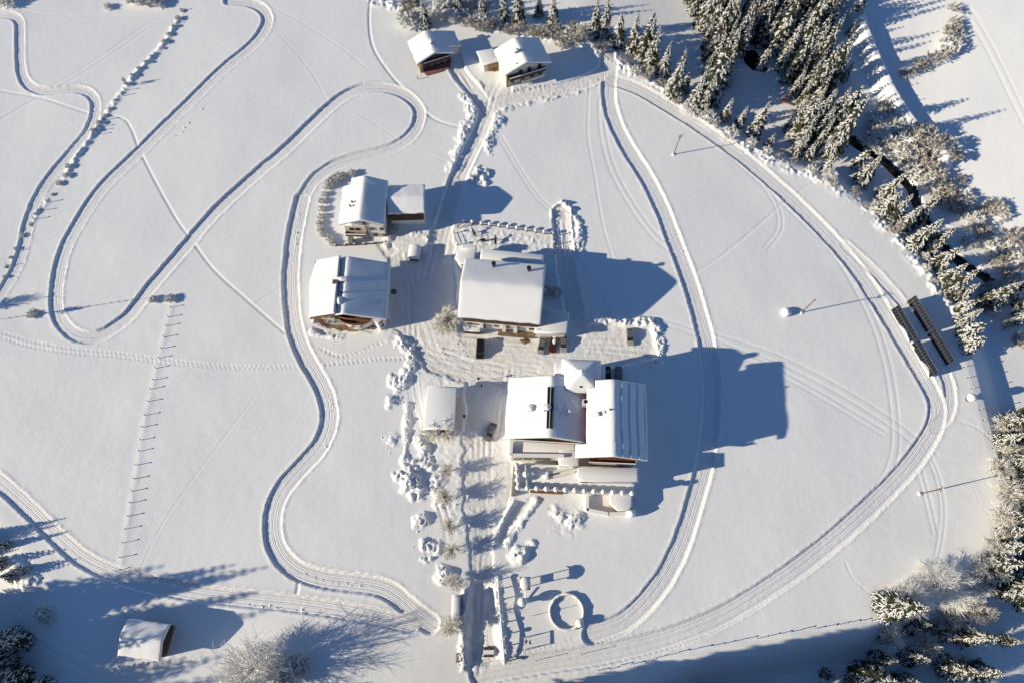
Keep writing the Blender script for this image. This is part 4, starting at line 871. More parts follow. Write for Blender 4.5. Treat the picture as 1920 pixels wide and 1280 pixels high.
# ---- arched shed
q = W(778, 478); root = thing("shed", "tiny shed with a rounded roof in the yard behind the barn", "shed", q); an = R(-6); ca, sa = math.cos(an), math.sin(an)
sf = Fr((q.x, q.y), (-math.sin(an), math.cos(an)))
mb = MB(); fbox(mb, sf, (0, 0, .7), (2.5, 3.3, 1.8)); mb.build("wall", M_DWOOD, root)
pr = [(1.55 * math.cos(t), 1.5 + .85 * math.sin(t)) for t in np.linspace(0, math.pi, 11)]; V = []; F = []
for y in (-1.95, -1.7, 1.7, 1.95):
    k = .94 if abs(y) > 1.8 else 1; V += [sf.pt(x * k, y, z * k) for x, z in pr]
for j in range(3): F += [(j * 11 + i, j * 11 + i + 1, (j + 1) * 11 + i + 1, (j + 1) * 11 + i) for i in range(10)]
F += [tuple(range(11)), tuple(range(33, 44))[::-1]] + [(j * 11 + 10, j * 11, (j + 1) * 11, (j + 1) * 11 + 10) for j in range(3)]
MB().add(V, F).build("roof_snow", M_ROOFSNOW, root, sm=False)
mb = MB(); fbox(mb, sf, (.2, -1.68, .9), (.9, .08, 1.6)); mb.build("door", M_WOOD, root)
# ---- field barn, lower left
zr = 5.4; E_, W_ = P(305.2, 1202, zr), P(226.5, 1190, zr); hf = Fr((E_ + W_) / 2, (E_ - W_) / np.hypot(*(E_ - W_))); HL = float(np.hypot(*(E_ - W_)))
gh = float(macro(*hf.o)); root = thing("field_barn", "lone dark timber field barn in the tree shade at the lower left", "barn", (hf.o[0], hf.o[1], gh))
sS = .42; dS = eave(hf, (290, 1237), zr, sS); dN = eave(hf, (285, 1165), zr, sS)
roof_slab(root, hf, HL, lambda v: dN, lambda v: dS, zr, sS, sS, M_DWOOD); snow_roof(root, hf, HL, lambda v: dN, lambda v: dS, zr, sS, sS, .42, seed=12)
gable_wall(root, hf, -dN + .4, dS - .5, -HL / 2 + .5, HL / 2 - .65, zr, sS, sS, 1.2, gh - 1.5, M_STONE, M_DWOOD)
mb = MB()
for k in range(16): fbox(mb, hf, (-dN + .8 + k * (dN + dS - 1.7) / 15, HL / 2 - .61, 1.8), (.3, .06, 2.4))
mb.build("wall_batten", M_DWOOD, root)

# ------------------------------------------------------------------ trees
def me_from(name, v, f, m):
    me = bpy.data.meshes.new(name); me.from_pydata(v, [], f); me.materials.append(m); me.update(); return me
def finger(V, F, p, d, L, w, h, droop):
    """a flat tapering shoot shaped like a little tent"""
    s = Vector((-d.y, d.x, 0)); s = s.normalized() if s.length > 1e-4 else Vector((1, 0, 0)); k = len(V)
    m_ = p + d * L * .5 - Vector((0, 0, droop * .35)); e = p + d * L - Vector((0, 0, droop))
    V += [p - s * w * .6, p + s * w * .6, p + Vector((0, 0, h)), m_ - s * w, m_ + s * w, m_ + Vector((0, 0, h * 1.1)), e]
    F += [(k, k + 2, k + 5, k + 3), (k + 2, k + 1, k + 4, k + 5), (k + 3, k + 5, k + 6), (k + 5, k + 4, k + 6)]
def spruce_template(seed, h, r, snow=.72, dens=1.0, taper=.85):
    q = random.Random(seed); gV, gF, sV, sF = [], [], [], []
    n = int(h * 1.45 * dens)
    for i in range(n):
        t = (i + .5) / n; z = h * (.05 + .94 * t); Rr = r * (1 - t) ** taper * q.uniform(.82, 1.12) + .12
        nb = 5 + int(6 * (1 - t) * min(1, Rr / 1.4)); a0 = q.uniform(0, 6.28)
        for k in range(nb):
            a = a0 + 6.283 * k / nb + q.uniform(-.25, .25); Rk = Rr * q.uniform(.72, 1.1); d = Vector((math.cos(a), math.sin(a), 0))
            p = Vector((0, 0, z)) + d * .06; dr = Rk * (q.uniform(.22, .42) + .25 * (1 - t)); on = q.random() < snow
            w = min(.34, .09 + .085 * Rk)
            finger(gV, gF, p, d, Rk, w, .07, dr)
            if on: finger(sV, sF, p + Vector((0, 0, .07)) + d * Rk * .30, d, Rk * .68, w * .52, .10, dr * .80)
            for s_ in (.38, .58, .78):
                if Rk < .7 and s_ < .5: continue
                for sg in (-1, 1):
                    b = a + sg * q.uniform(.55, .95); e = Vector((math.cos(b), math.sin(b), 0)); L = Rk * (.50 - .30 * s_) * q.uniform(.8, 1.25)
                    p2 = p + d * Rk * s_ - Vector((0, 0, dr * s_ * s_)); 
                    finger(gV, gF, p2, e, L, w * .62, .05, L * .5)
                    if on and q.random() < .62: finger(sV, sF, p2 + Vector((0, 0, .06)) + e * L * .15, e, L * .8, w * .40, .08, L * .42)
    root = bpy.data.objects.new("spruce_tree", None); COL.objects.link(root); root.empty_display_size = .5
    tr = MB().tube([(0, 0, -.6), (0, 0, h * .3), (0, 0, h * .96)], [.018 * h, .013 * h, .02], 6)
    for nm, me in (("trunk", me_from("trunk", tr.v, tr.f, M_BARK)), ("crown", me_from("crown", gV, gF, M_NEEDLE)), ("branch_snow", me_from("branch_snow", sV, sF, M_BSNOW))):
        o = bpy.data.objects.new(nm, me); COL.objects.link(o); o.parent = root
        if nm != 'trunk': o['kind'] = 'stuff'
    return root
SPR = [spruce_template(1, 20, 3.4), spruce_template(2, 22, 3.0, .66), spruce_template(3, 16, 2.9), spruce_template(4, 12, 2.4, .8), spruce_template(5, 18, 3.7, .62), spruce_template(6, 7, 1.8, .8, 1.25), spruce_template(7, 19, 2.6, .42, .85, .7), spruce_template(8, 17, 3.2, .55, .8, 1.0)]
SPH = [20, 22, 16, 12, 18, 7, 19, 17]; used_first = set()
def first_or_copy(lst, i):
    if (id(lst), i) not in used_first: used_first.add((id(lst), i)); return lst[i]
    return copy_tree(lst[i])
ORD = "first second third fourth fifth sixth seventh eighth ninth tenth eleventh twelfth thirteenth fourteenth fifteenth sixteenth seventeenth eighteenth nineteenth twentieth".split()
def nth(k):
    if k < 20: return ORD[k]
    tens = ("twent", "thirt", "fort", "fift", "sixt", "sevent", "eight", "ninet")[min((k + 1) // 10 - 2, 7)]
    return tens + ("ieth" if (k + 1) % 10 == 0 else "y-" + ORD[(k + 1) % 10 - 1])
def rank(lst, axis):
    o = sorted(range(len(lst)), key=lambda i: lst[i][axis]); return {i: k for k, i in enumerate(o)}
SINGLE = {(1325, 190): "tallest spruce at the lower left end of the upper right wood, nearest the trail", (1350, 160): "snowy spruce just left of the shaded clearing below the pond", (1395, 72): "snowy spruce standing behind the footbridge at the dark pond",
          (1482, 150): "snowy spruce just above and right of the orange tarpaulin", (1480, 246): "young snowy spruce below the orange tarpaulin, left of the wood's lower corner", (1512, 186): "snowy spruce directly right of the orange tarpaulin",
          (1552, 286): "tall spruce at the lowest corner of the upper right wood, beside the brook", (1524, 236): "spruce below and right of the orange tarpaulin, above the wood's lower corner"}
def spruce(px, py, h, label, group=None, wide=1.0, pick=None, at=None, lab=None):
    p = at if at is not None else W(px, py)
    c_ = [i for i in range(8) if .55 < h / SPH[i] < 1.6] or [0]; i = pick if pick is not None else rnd.choice(c_)
    o = first_or_copy(SPR, i); s = h / SPH[i]; o.location = (p.x, p.y, p.z - .1); o.rotation_euler = (rnd.uniform(-.02, .02), rnd.uniform(-.02, .02), rnd.uniform(0, 6.28))
    o.scale = (s * wide, s * wide, s); tag(o, lab or label, "tree", group); return o

def twig_template(name, seed, h, spread, stems=1, depth=5, m=M_FROST, thick=1.0, trunk=.22, twigs=7):
    """bare crown of forking branches; trunk and limbs apart from the fine twigs"""
    q = random.Random(seed); A, B = MB(), MB()
    def grow(p, d, L, r_, lev):
        e = p + d * L + Vector((0, 0, .03 * L)); mid = p + d * L * .5 + Vector((q.uniform(-1, 1), q.uniform(-1, 1), q.uniform(-.5, .5))) * L * .07
        tgt = A if lev <= 1 else B
        tgt.tube([p, mid, e], [r_, r_ * .85, r_ * .65], 4 if lev <= 1 else 3, cap=False)
        if lev >= depth: return
        for _ in range(q.choice((2, 3, 3)) if lev else q.choice((4, 5, 6))):
            n = Vector((q.gauss(0, 1), q.gauss(0, 1), q.gauss(0, .8))); n = (d * (1.25 if lev else .8) + n.normalized() * spread + Vector((0, 0, .16))).normalized()
            grow(p + (e - p) * q.uniform(.55, 1.0), n, L * q.uniform(.62, .82), max(r_ * .6, .022 * thick), lev + 1)
        if lev >= 2:
            for _ in range(twigs):
                n = (d + Vector((q.gauss(0, 1), q.gauss(0, 1), q.gauss(0, .7))) * .8).normalized(); s_ = p + (e - p) * q.uniform(.2, 1); B.tube([s_, s_ + n * L * q.uniform(.3, .55)], [.030 * thick, .018 * thick], 3, cap=False)
    for k in range(stems):
        a = 6.28 * k / max(1, stems) + q.uniform(-.4, .4); tilt = 0.0 if stems == 1 else q.uniform(.25, .75)
        d = Vector((math.cos(a) * tilt, math.sin(a) * tilt, 1)).normalized()
        grow(Vector((math.cos(a) * .2 * (stems > 1), math.sin(a) * .2 * (stems > 1), -.2)), d, h * trunk * q.uniform(.85, 1.15), .02 * h * (1 if stems == 1 else .6), 0)
    root = bpy.data.objects.new(name, None); COL.objects.link(root); root.empty_display_size = .5
    zt = max(v[2] for v in B.v); k = h / zt
    for nm, mb, mm in (("trunk", A, M_BARK if m is M_TWIG else m), ("twigs", B, m)):
        o = bpy.data.objects.new(nm, me_from(nm, [(v[0] * k, v[1] * k, v[2] * k) for v in mb.v], mb.f, mm)); COL.objects.link(o); o.parent = root; o['kind'] = 'stuff'
    return root
def puff_template(name, seed, h, rad, th, limbs, tw, m, thick):
    """frosted crown of straight limbs fanning out from the stem head, each set with short side twigs"""
    q = random.Random(seed); A, B = MB(), MB(); top = Vector((q.uniform(-.1, .1), q.uniform(-.1, .1), th * h))
    A.tube([(0, 0, -.3), top * .5, top], [.022 * h, .017 * h, .013 * h], 5)
    for _ in range(limbs):
        u = q.uniform(-.25, 1); a = q.uniform(0, 6.283); c = math.sqrt(max(0, 1 - u * u)); d = Vector((c * math.cos(a), c * math.sin(a), u))
        s0 = top * q.uniform(.72, 1.05); L = q.uniform(.62, 1.08) * (rad * c + (h - th * h) * max(u, .12) * .95 * abs(u) + rad * .15)
        e = s0 + d * L + Vector((0, 0, .06 * L)); md = s0 + d * L * .5 + Vector((q.uniform(-1, 1), q.uniform(-1, 1), q.uniform(-.4, .4))) * L * .06
        (A if q.random() < .25 else B).tube([s0, md, e], [.036 * thick, .028 * thick, .014 * thick], 3, cap=False)
        for k in range(tw):
            t = q.uniform(.3, 1) ** .8; p = s0 + (e - s0) * t; n = (d * .9 + Vector((q.gauss(0, 1), q.gauss(0, 1), q.gauss(0, .8))) * .62).normalized(); l_ = L * q.uniform(.16, .36)
            B.tube([p, p + n * l_], [.024 * thick, .011 * thick], 3, cap=False)
            if k % 2: p2 = p + n * l_ * .6; n2 = (n + Vector((q.gauss(0, 1), q.gauss(0, 1), q.gauss(0, 1))) * .6).normalized(); B.tube([p2, p2 + n2 * l_ * .6], [.018 * thick, .009 * thick], 3, cap=False)
    root = bpy.data.objects.new(name, None); COL.objects.link(root); root.empty_display_size = .5
    for nm, mb, mm in (("trunk", A, M_BARK), ("twigs", B, m)):
        o = bpy.data.objects.new(nm, me_from(nm, mb.v, mb.f, mm)); COL.objects.link(o); o.parent = root; o["kind"] = "stuff"
    return root
FRO = [puff_template("frosted_tree", 21, 6, 2.3, .42, 70, 13, M_FROST2, 2.0), puff_template("frosted_tree", 22, 7, 2.7, .36, 80, 13, M_FROST2, 2.0), puff_template("frosted_tree", 23, 12, 5.6, .22, 150, 20, M_FROST, 1.5)]
BRO = [twig_template("bare_shrub", 31, 5, .8, 5, 4, M_TWIG, 1.4), twig_template("bare_shrub", 32, 6, .7, 4, 4, M_TWIG, 1.3), twig_template("bare_shrub", 33, 4, .85, 6, 4, M_FROST, 1.8)]
BRH = [5, 6, 4]
_sq = random.Random(12); _mb = MB()
for _ in range(26):
    a_, e_ = _sq.uniform(0, 6.28), _sq.uniform(.25, 1.45); rr_ = 2.0 * _sq.uniform(.55, .95); k_ = _sq.uniform(.22, .5)
    _mb.blob((rr_ * math.cos(e_) * math.cos(a_), rr_ * math.cos(e_) * math.sin(a_), .9 + rr_ * 1.25 * math.sin(e_)), (k_ * 1.4, k_ * 1.2, k_ * .6), _sq.randrange(99), 6, 4, .3)
_o = bpy.data.objects.new("snow_load", me_from("snow_load", _mb.v, _mb.f, M_BSNOW)); COL.objects.link(_o); _o.parent = BRO[2]; _o["kind"] = "stuff"
def twiggy(lst, i, hs, px, py, h, label, cat, group=None, wide=1.0, at=None):
    p = at if at is not None else W(px, py); o = first_or_copy(lst, i); s = h / hs[i]; o.location = (p.x, p.y, p.z - .1); o.rotation_euler = (0, 0, rnd.uniform(0, 6.28)); o.scale = (s * wide, s * wide, s)
    tag(o, label, cat, group); return o
def shrub(px, py, h, label, group=None, kind=None, wide=1.15):
    return twiggy(BRO, rnd.choice((0, 1, 2)) if kind is None else kind, BRH, px, py, h, label, "shrub", group, wide)

# spruces along the upper meadow edge, left to right
G1 = "spruces along the upper edge of the meadow"; L1_ = "snow laden spruce in the row along the upper meadow edge"
for px, py, h, i in ((797, 50, 11, 3), (945, 38, 12, 2), (972, 42, 14, 4), (1036, 44, 11, 3), (1112, 66, 15, 1), (1130, 70, 15, 2), (1156, 85, 14, 3), (1184, 98, 15, 2), (1206, 112, 19, 4), (1218, 128, 16, 2), (1240, 142, 13, 3), (1262, 176, 18, 0), (1281, 170, 8, 5),
                      (1300, 198, 13, 3), (1316, 206, 15, 1), (1356, 226, 10, 3), (1385, 236, 9, 3), (1410, 254, 15, 2), (1441, 274, 6, 5), (1487, 292, 10, 3), (1512, 296, 8, 5), (1545, 322, 7, 5), (905, 28, 9, 3), (860, 22, 9, 3), (1010, 30, 9, 3)):
    spruce(px, py, h, L1_, G1, pick=i, wide=1.0)
G2 = "spruces of the dense wood at the upper right"; L2_ = "tall snowy spruce in the dense wood at the upper right"
for px, py, h, i in ((1325, 190, 27, 1), (1350, 160, 20, 0), (1395, 72, 17, 4), (1340, 92, 22, 0), (1362, 62, 20, 1), (1320, 52, 18, 2), (1420, 62, 19, 4), (1450, 92, 22, 0), (1482, 150, 22, 0), (1500, 88, 24, 1), (1470, 60, 19, 4), (1528, 66, 22, 1),
                      (1512, 186, 21, 0), (1545, 160, 20, 4), (1552, 286, 25, 0), (1560, 220, 14, 2), (1480, 246, 13, 3), (1524, 236, 16, 2), (1572, 110, 9, 3), (1590, 66, 7, 5), (1548, 42, 16, 0), (1506, 30, 17, 1), (1440, 28, 18, 0), (1400, 22, 17, 2), (1362, 14, 17, 1),
                      (1300, 22, 15, 4), (1580, 150, 8, 3), (1598, 190, 7, 5), (1470, 112, 15, 3), (1290, 6, 14, 2), (1530, 120, 19, 2), (1600, 36, 7, 5), (1430, 120, 9, 5), (1592, 238, 8, 3)):
    spruce(px, py, h, L2_, G2, pick=i if (px * 7 + py) % 3 else rnd.choice((6, 7)), wide=.95, lab=SINGLE.get((px, py)))
wp = px_pts([(1310, 0), (1330, 100), (1325, 185), (1420, 70), (1470, 140), (1500, 250), (1545, 295), (1562, 240), (1552, 120), (1545, 0)]); CLR = px_pts([(1366, 84), (1452, 84), (1475, 225), (1384, 225)]); placed = [Wm(*q) for q in ((1410, 112), (1395, 88), (1425, 120), (1440, 135), (1469, 191))]
for _ in range(2500):
    q = np.array([rnd.uniform(wp[:, 0].min(), wp[:, 0].max()), rnd.uniform(wp[:, 1].min(), wp[:, 1].max())])
    if len(placed) > 92 or not inside(wp, q[0:1], q[1:2])[0] or inside(CLR, q[0:1], q[1:2])[0] or min(np.hypot(*(q - e)) for e in placed) < 2.5: continue
    placed.append(q); spruce(0, 0, rnd.uniform(9, 18), L2_, G2, pick=rnd.choice((0, 1, 2, 4, 6, 7)), wide=.95, at=Vector((q[0], q[1], gz(q[0], q[1]))))
spruce(1557, 250, 20, "broad dark spruce standing at the lower corner of the upper right wood, beside the brook", pick=4, wide=1.25)
for px, py, h in ((1300, -14, 16), (1350, -20, 18), (1400, -14, 18), (1460, -18, 18), (1520, -14, 14), (1560, -20, 9), (1120, -10, 14), (930, -18, 14), (870, -16, 13), (1040, -16, 14)):
    spruce(px, py, h, "snowy spruce at the upper rim of the picture", "spruces at the upper rim")
G3 = "spruces on the bank above the brook"; L3_ = "snow laden spruce on the bank right of the meadow, above the brook"
for px, py, h, i in ((1655, 372, 12, 3), (1610, 345, 9, 5), (1668, 408, 12, 2), (1690, 425, 11, 3), (1652, 400, 11, 3), (1708, 418, 14, 2), (1722, 452, 12, 3), (1738, 470, 13, 4), (1708, 462, 9, 5), (1752, 500, 12, 3), (1776, 545, 13, 4), (1766, 528, 11, 3), (1792, 560, 10, 3),
                      (1798, 606, 9, 3), (1806, 630, 9, 5), (1812, 652, 8, 5), (1796, 585, 8, 5), (1848, 572, 14, 4), (1880, 560, 13, 2), (1905, 600, 8, 5), (1606, 312, 8, 5), (1622, 330, 10, 3)):
    spruce(px, py, h, L3_, G3, pick=i, wide=1.2)
G4 = "spruces of the wood at the right edge"; L4_ = "frosted spruce in the thick wood at the right edge of the meadow"
for px, py, h, i in ((1878, 800, 12, 4), (1905, 790, 15, 0), (1872, 830, 10, 3), (1900, 838, 16, 4), (1886, 870, 12, 4), (1912, 880, 14, 2), (1896, 905, 11, 3), (1906, 940, 14, 4), (1890, 975, 12, 2), (1916, 985, 14, 0), (1878, 1000, 10, 3), (1866, 1030, 12, 2), (1894, 1030, 16, 4),
                      (1850, 1058, 13, 2), (1880, 1072, 16, 0), (1912, 1060, 15, 4), (1842, 1084, 11, 3), (1872, 1100, 14, 2), (1905, 1110, 16, 4), (1935, 930, 17, 0), (1940, 1020, 17, 4), (1940, 850, 16, 2), (1930, 1130, 16, 0)):
    spruce(px, py, h, L4_, G4, pick=i, wide=1.25)
spruce(1658, 1135, 18, "big white spruce leaning out over the fence line, first beyond the meadow at the lower right", pick=0, wide=1.25)
G5 = "spruces in the shade at the lower right"; L5_ = "spruce half in shade on the slope at the lower right"
for px, py, h, i in ((1715, 1168, 10, 3), (1650, 1196, 9, 5), (1700, 1180, 9, 5), (1760, 1190, 11, 3), (1800, 1188, 19, 0), (1700, 1232, 13, 2), (1640, 1232, 14, 2), (1612, 1268, 24, 4), (1770, 1250, 20, 0), (1740, 1175, 9, 3), (1840, 1150, 9, 3), (1690, 1276, 14, 2), (1820, 1255, 16, 4), (1545, 1262, 9, 5), (1880, 1200, 10, 3), (1790, 1140, 9, 5), (1762, 1125, 10, 3)):
    spruce(px, py, h * .74, L5_, G5, pick=i if h > 18 else rnd.choice((3, 3, 0)), wide=1.25)
G6 = "spruces in the lower left corner"; L6_ = "dusky snowy spruce in the shaded lower left corner"
for px, py, h, i in ((52, 1200, 11, 2), (28, 1192, 8, 5), (20, 1232, 10, 3), (46, 1268, 14, 4), (10, 1272, 12, 2), (90, 1286, 10, 3), (30, 1080, 5, 5), (50, 1068, 4, 5), (8, 1055, 6, 5), (16, 1022, 4, 5)):
    spruce(px, py, h, L6_, G6, pick=i, wide=1.2)
# the wood goes on outside the picture to the west and south; it throws the long shadows
GO = "wood beyond the left and lower border"; LO = "spruce of the wood just beyond the lower and left border of the picture"
def outside(lo, hi, n, h0, h1, wd=1.15):
    for _ in range(n):
        x, y = rnd.uniform(lo[0], hi[0]), rnd.uniform(lo[1], hi[1]); z = float(macro(x, y)); h = rnd.uniform(h0, h1)
        spruce(0, 0, h, LO, GO, wide=wd, pick=rnd.choice((0, 1, 4)), at=Vector((x, y, z)))
a = P(0, 1200); outside((a[0] - 44, a[1] - 24), (a[0] - 9, a[1] + 2.5), 48, 23, 30)
a = P(-30, 1010); outside((a[0] - 8, a[1] - 6), (a[0] + 1, a[1] + 3), 5, 6, 10)
a = P(150, 1330); outside((a[0] - 40, a[1] - 14), (a[0] + 14, a[1] + 0), 16, 13, 18)
a = P(620, 1330); outside((a[0] - 30, a[1] - 8), (a[0] + 16, a[1] + 1), 8, 6, 10)
a = P(1030, 1305); 
for _ in range(40):
    x = rnd.uniform(-48, 14); y = min(-5 + (x - 85) * .2217 - rnd.uniform(1.0, 9), -24.5); spruce(0, 0, rnd.uniform(29, 35), LO, GO, wide=.95, pick=rnd.choice((0, 1, 4)), at=Vector((x, y, float(macro(x, y)))))
a = P(1250, 1330); outside((a[0] + 2, a[1] - 20), (a[0] + 70, a[1] - 2.5), 26, 28, 34, .8)

# frosted broadleaf trees
twiggy(FRO, 2, [6, 7, 12], 482, 1252, 11.5, "large hoar frosted tree at the lower border with its bare shadow on the snow", "tree", wide=1.05)
GA = "frosted trees lining the drive"; LA = "hoar frosted young tree in the row along the drive below the guesthouse"
for px, py, h in ((838, 884, 4.4), (836, 934, 5.0), (844, 988, 4.8), (848, 1034, 4.8), (854, 1092, 5.0)): twiggy(FRO, rnd.choice((0, 1)), [6, 7, 12], px, py, h, LA, "tree", GA, .85)
twiggy(FRO, 1, [6, 7, 12], 850, 1172, 5.2, "hoar frosted tree at the lower end of the drive, beside the snowed in hut", "tree")
twiggy(FRO, 0, [6, 7, 12], 834, 812, 6.2, "big frosted tree overhanging the lower end of the garage roof", "tree", wide=1.05)
twiggy(FRO, 1, [6, 7, 12], 812, 810, 5, "smaller frosted tree growing against the lower garage wall", "tree", wide=1.1)
twiggy(FRO, 0, [6, 7, 12], 842, 610, 6, "frosted tree on the round snow island left of the barn front", "tree", wide=1.1)
twiggy(FRO, 1, [6, 7, 12], 829, 613, 5, "low frosted tree at the western rim of the round snow island", "tree", wide=1.1)
twiggy(BRO, 1, BRH, 1076, 84, 9, "tall thin reddish bare tree beside the cream chalet", "tree", wide=.7)
twiggy(BRO, 1, BRH, 241, 161, 3.5, "single bare sapling standing in the snowy field hedge", "tree", wide=.3)
twiggy(BRO, 1, BRH, 79, 590, 5, "bare tree beside the wire fence at the left with a long feathery shadow", "tree", wide=.3)
twiggy(FRO, 1, [6, 7, 12], -22, 576, 5.5, "tree just beyond the left border throwing a feathery shadow", "tree", wide=.6)
twiggy(FRO, 2, [6, 7, 12], 1690, 1118, 7, "pale frosted broadleaf tree behind the big leaning spruce", "tree", wide=1.0)
twiggy(FRO, 2, [6, 7, 12], 1752, 1098, 9, "pale frosted broadleaf tree at the foot of the right hand wood", "tree", wide=1.0)
twiggy(FRO, 1, [6, 7, 12], 1655, 1192, 6, "small white frosted tree in the shade below the fence line", "tree", wide=1.1)
for px, py, h in ((14, 6, 3), (205, 14, 1.5), (252, 4, 3), (268, 6, 3), (288, 3, 3.5), (300, 10, 2)): shrub(px, py, h, "small frosted bush at the upper left rim of the picture", "bushes at the upper left rim", 2)
for px, py, h in ((1860, 880, 5), (1876, 925, 6), (1868, 965, 5.5), (1858, 1015, 6), (1836, 1066, 6), (1812, 1098, 5.5), (1786, 1112, 5), (1872, 800, 5), (1884, 855, 5), (1728, 1210, 5), (1826, 1150, 6), (1770, 1165, 5), (1896, 960, 6), (1888, 1010, 6)):
    twiggy(FRO, rnd.choice((0, 1)), [6, 7, 12], px, py, h, "", "tree", "frosted trees at the foot of the right hand wood", 1.15)
# brambles and shrubs
GB = "bare shrubs along the brook"; LB = "bare brownish shrub with snow in its twigs beside the brook"
for px, py, h in ((1668, 268, 5), (1690, 282, 6), (1712, 298, 6), (1735, 312, 5.5), (1752, 330, 5), (1700, 318, 4), (1650, 255, 5), (1678, 240, 4), (1764, 352, 5), (1740, 345, 4), (1780, 368, 4), (1762, 380, 4), (1640, 232, 4), (1658, 210, 4), (1632, 270, 3.5), (1790, 395, 3), (1716, 270, 4),
                    (1845, 395, 3), (1860, 392, 3), (1828, 398, 2.5), (1874, 398, 2.5), (1890, 450, 4), (1908, 456, 4), (1898, 470, 3), (1870, 545, 3), (1900, 580, 4), (1860, 500, 3), (1885, 520, 3), (1822, 420, 3), (1802, 372, 3), (1776, 300, 3), (1800, 340, 2.5), (1838, 440, 3), (1815, 455, 2.5), (1856, 470, 3), (1876, 480, 3), (1908, 505, 3), (1912, 540, 3), (1838, 545, 3), (1856, 585, 2.5), (1880, 610, 3), (1906, 640, 2.5), (1750, 290, 3.5)):
    shrub(px, py, h, LB, GB, wide=1.3)
GE = "shrubs on the snowy edge of the meadow"; LE = "low snow dusted bramble on the bank along the meadow edge"
ew = smooth(EDW, 4.0)
for k in range(4, len(ew) - 2, 1):
    q = ew[k] + np.array([rnd.uniform(-.5, 3.2), rnd.uniform(-1.0, 2.2)]); p = Vector((q[0], q[1], gz(q[0], q[1])))
    twiggy(BRO, rnd.choice((0, 1, 2, 2)), BRH, 0, 0, rnd.uniform(1.0, 2.6), LE, "shrub", GE, 1.35, at=p)
GT = "shrubs behind the upper chalets"; LT = "snow covered bush on the slope behind the two upper chalets"
for px, py, h in ((850, 40, 3), (870, 50, 3), (888, 46, 3.5), (905, 56, 3), (925, 52, 3), (960, 62, 3), (985, 58, 3), (1010, 66, 3), (1030, 72, 3.5), (1046, 62, 4), (1060, 70, 3), (1090, 66, 3.5), (770, 24, 5), (782, 10, 5), (820, 30, 4), (840, 12, 5), (872, 8, 5), (765, 40, 4), (900, 8, 4), (1054, 88, 2.5), (1076, 60, 3)):
    shrub(px, py, h, LT, GT)
GF = "bushes of the field beyond the brook"; LF = "snowy bush in the curved hedge on the white field at the far upper right"
for px, py, h in ((1786, 20, 3), (1788, 45, 3), (1782, 70, 3.5), (1774, 92, 3.5), (1760, 108, 3.5), (1742, 118, 3), (1724, 128, 2.5), (1706, 136, 2.5), (1776, 62, 2.5), (1692, 142, 2)): shrub(px, py, h, LF, GF, wide=1.3)
GG = "clipped shrubs round the house garden"; LG = "snow capped shrub in the curved hedge round the cream house's garden"
for px, py, h in ((660, 326, 1.6), (645, 331, 1.6), (628, 340, 1.9), (636, 336, 2.0), (622, 346, 2.0), (612, 352, 1.5), (607, 366, 1.3), (604, 380, 1.4), (602, 394, 1.4), (601, 408, 1.4), (600, 420, 1.4), (602, 432, 1.4), (608, 441, 1.4), (616, 449, 1.5), (624, 456, 1.4), (742, 430, 1.6), (736, 440, 1.5)):
    shrub(px, py, h, LG, GG, 2, wide=1.0)
GH = "shrubs of the field hedge"; LH = "snowy shrub in the straight field hedge at the upper left"
hw = smooth(wpts([(342, 22), (300, 92), (262, 130), (240, 160), (205, 205), (170, 260), (140, 300), (115, 345), (82, 385), (56, 420), (30, 466), (6, 520)]), 2.6)
for q in hw:
    if rnd.random() < .72: twiggy(BRO, 2, BRH, 0, 0, rnd.uniform(.45, 1.0), LH, "shrub", GH, 1.3, at=Vector((q[0] + rnd.uniform(-.4, .4), q[1], gz(q[0], q[1]))))
for px, py, h, lb in ((290, 563, 1.3, "snow covered bush at the top end of the post row, left of the first post"), (322, 562, 1.5, "snow covered bush at the head of the long post row"), (60, 593, 1.3, "dark snowy bush by the wire fence at the left"),
                      (86, 1150, 2.4, "frosted bush in the one sunlit gap of the lower left shade"), (1020, 548, 2.0, "dark bush in the shade against the barn's eastern wall"), (1042, 552, 2.0, "dark bush in the shade right of the barn's eastern wall"), (545, 1255, 3.5, "low shaded bush right of the large frosted tree"), (565, 1240, 2.5, "small frosted bush further right of the large frosted tree")):
    shrub(px, py, h, lb, None, 2, wide=1.2)

# ------------------------------------------------------------------ fences, posts, poles
def capped_post(p, h, w, cap, name="fence_post", parent=None, capr=None):
    o = MB().box((p.x, p.y, p.z + h / 2 - .2), (w, w, h + .4)).build(name, M_DWOOD, parent)
    if cap: MB().blob((p.x, p.y, p.z + h + cap * .35), (capr or cap, capr or cap, cap * .8), int(p.x * 10) & 255, 9, 5, .06).build("snow_cap", M_ROOFSNOW, o, sm=True)
    return o
proto = thing("fence_post", "", "fence post"); MB().box((0, 0, .4), (.12, .12, 1.2)).build("post", M_DWOOD, proto); MB().blob((0, 0, 1.05), (.16, .16, .13), 2, 8, 5, .05).build("snow_cap", M_ROOFSNOW, proto, sm=True)
_pf = [True]
def post(px, py, s, label, group):
    o = proto if _pf[0] else copy_tree(proto); _pf[0] = False
    o.location = W(px, py); o.scale = (s, s, s); o.rotation_euler = (rnd.uniform(-.06, .06), rnd.uniform(-.06, .06), rnd.uniform(0, 3)); tag(o, label, "fence post", group)
LP = "short snow capped post in the long row down the left meadow"
for px, py in ((321, 577), (317, 595), (313, 611), (309, 632), (304, 653), (299, 671), (294, 690), (289, 712), (284, 729), (279, 752), (274, 778), (269, 800), (266, 824), (263, 845), (258, 871), (254, 897), (250, 920), (247, 942), (242, 967), (237, 991), (232, 1017), (228, 1044), (226, 1067)): post(px, py, 1.05, LP, "posts in the long row")
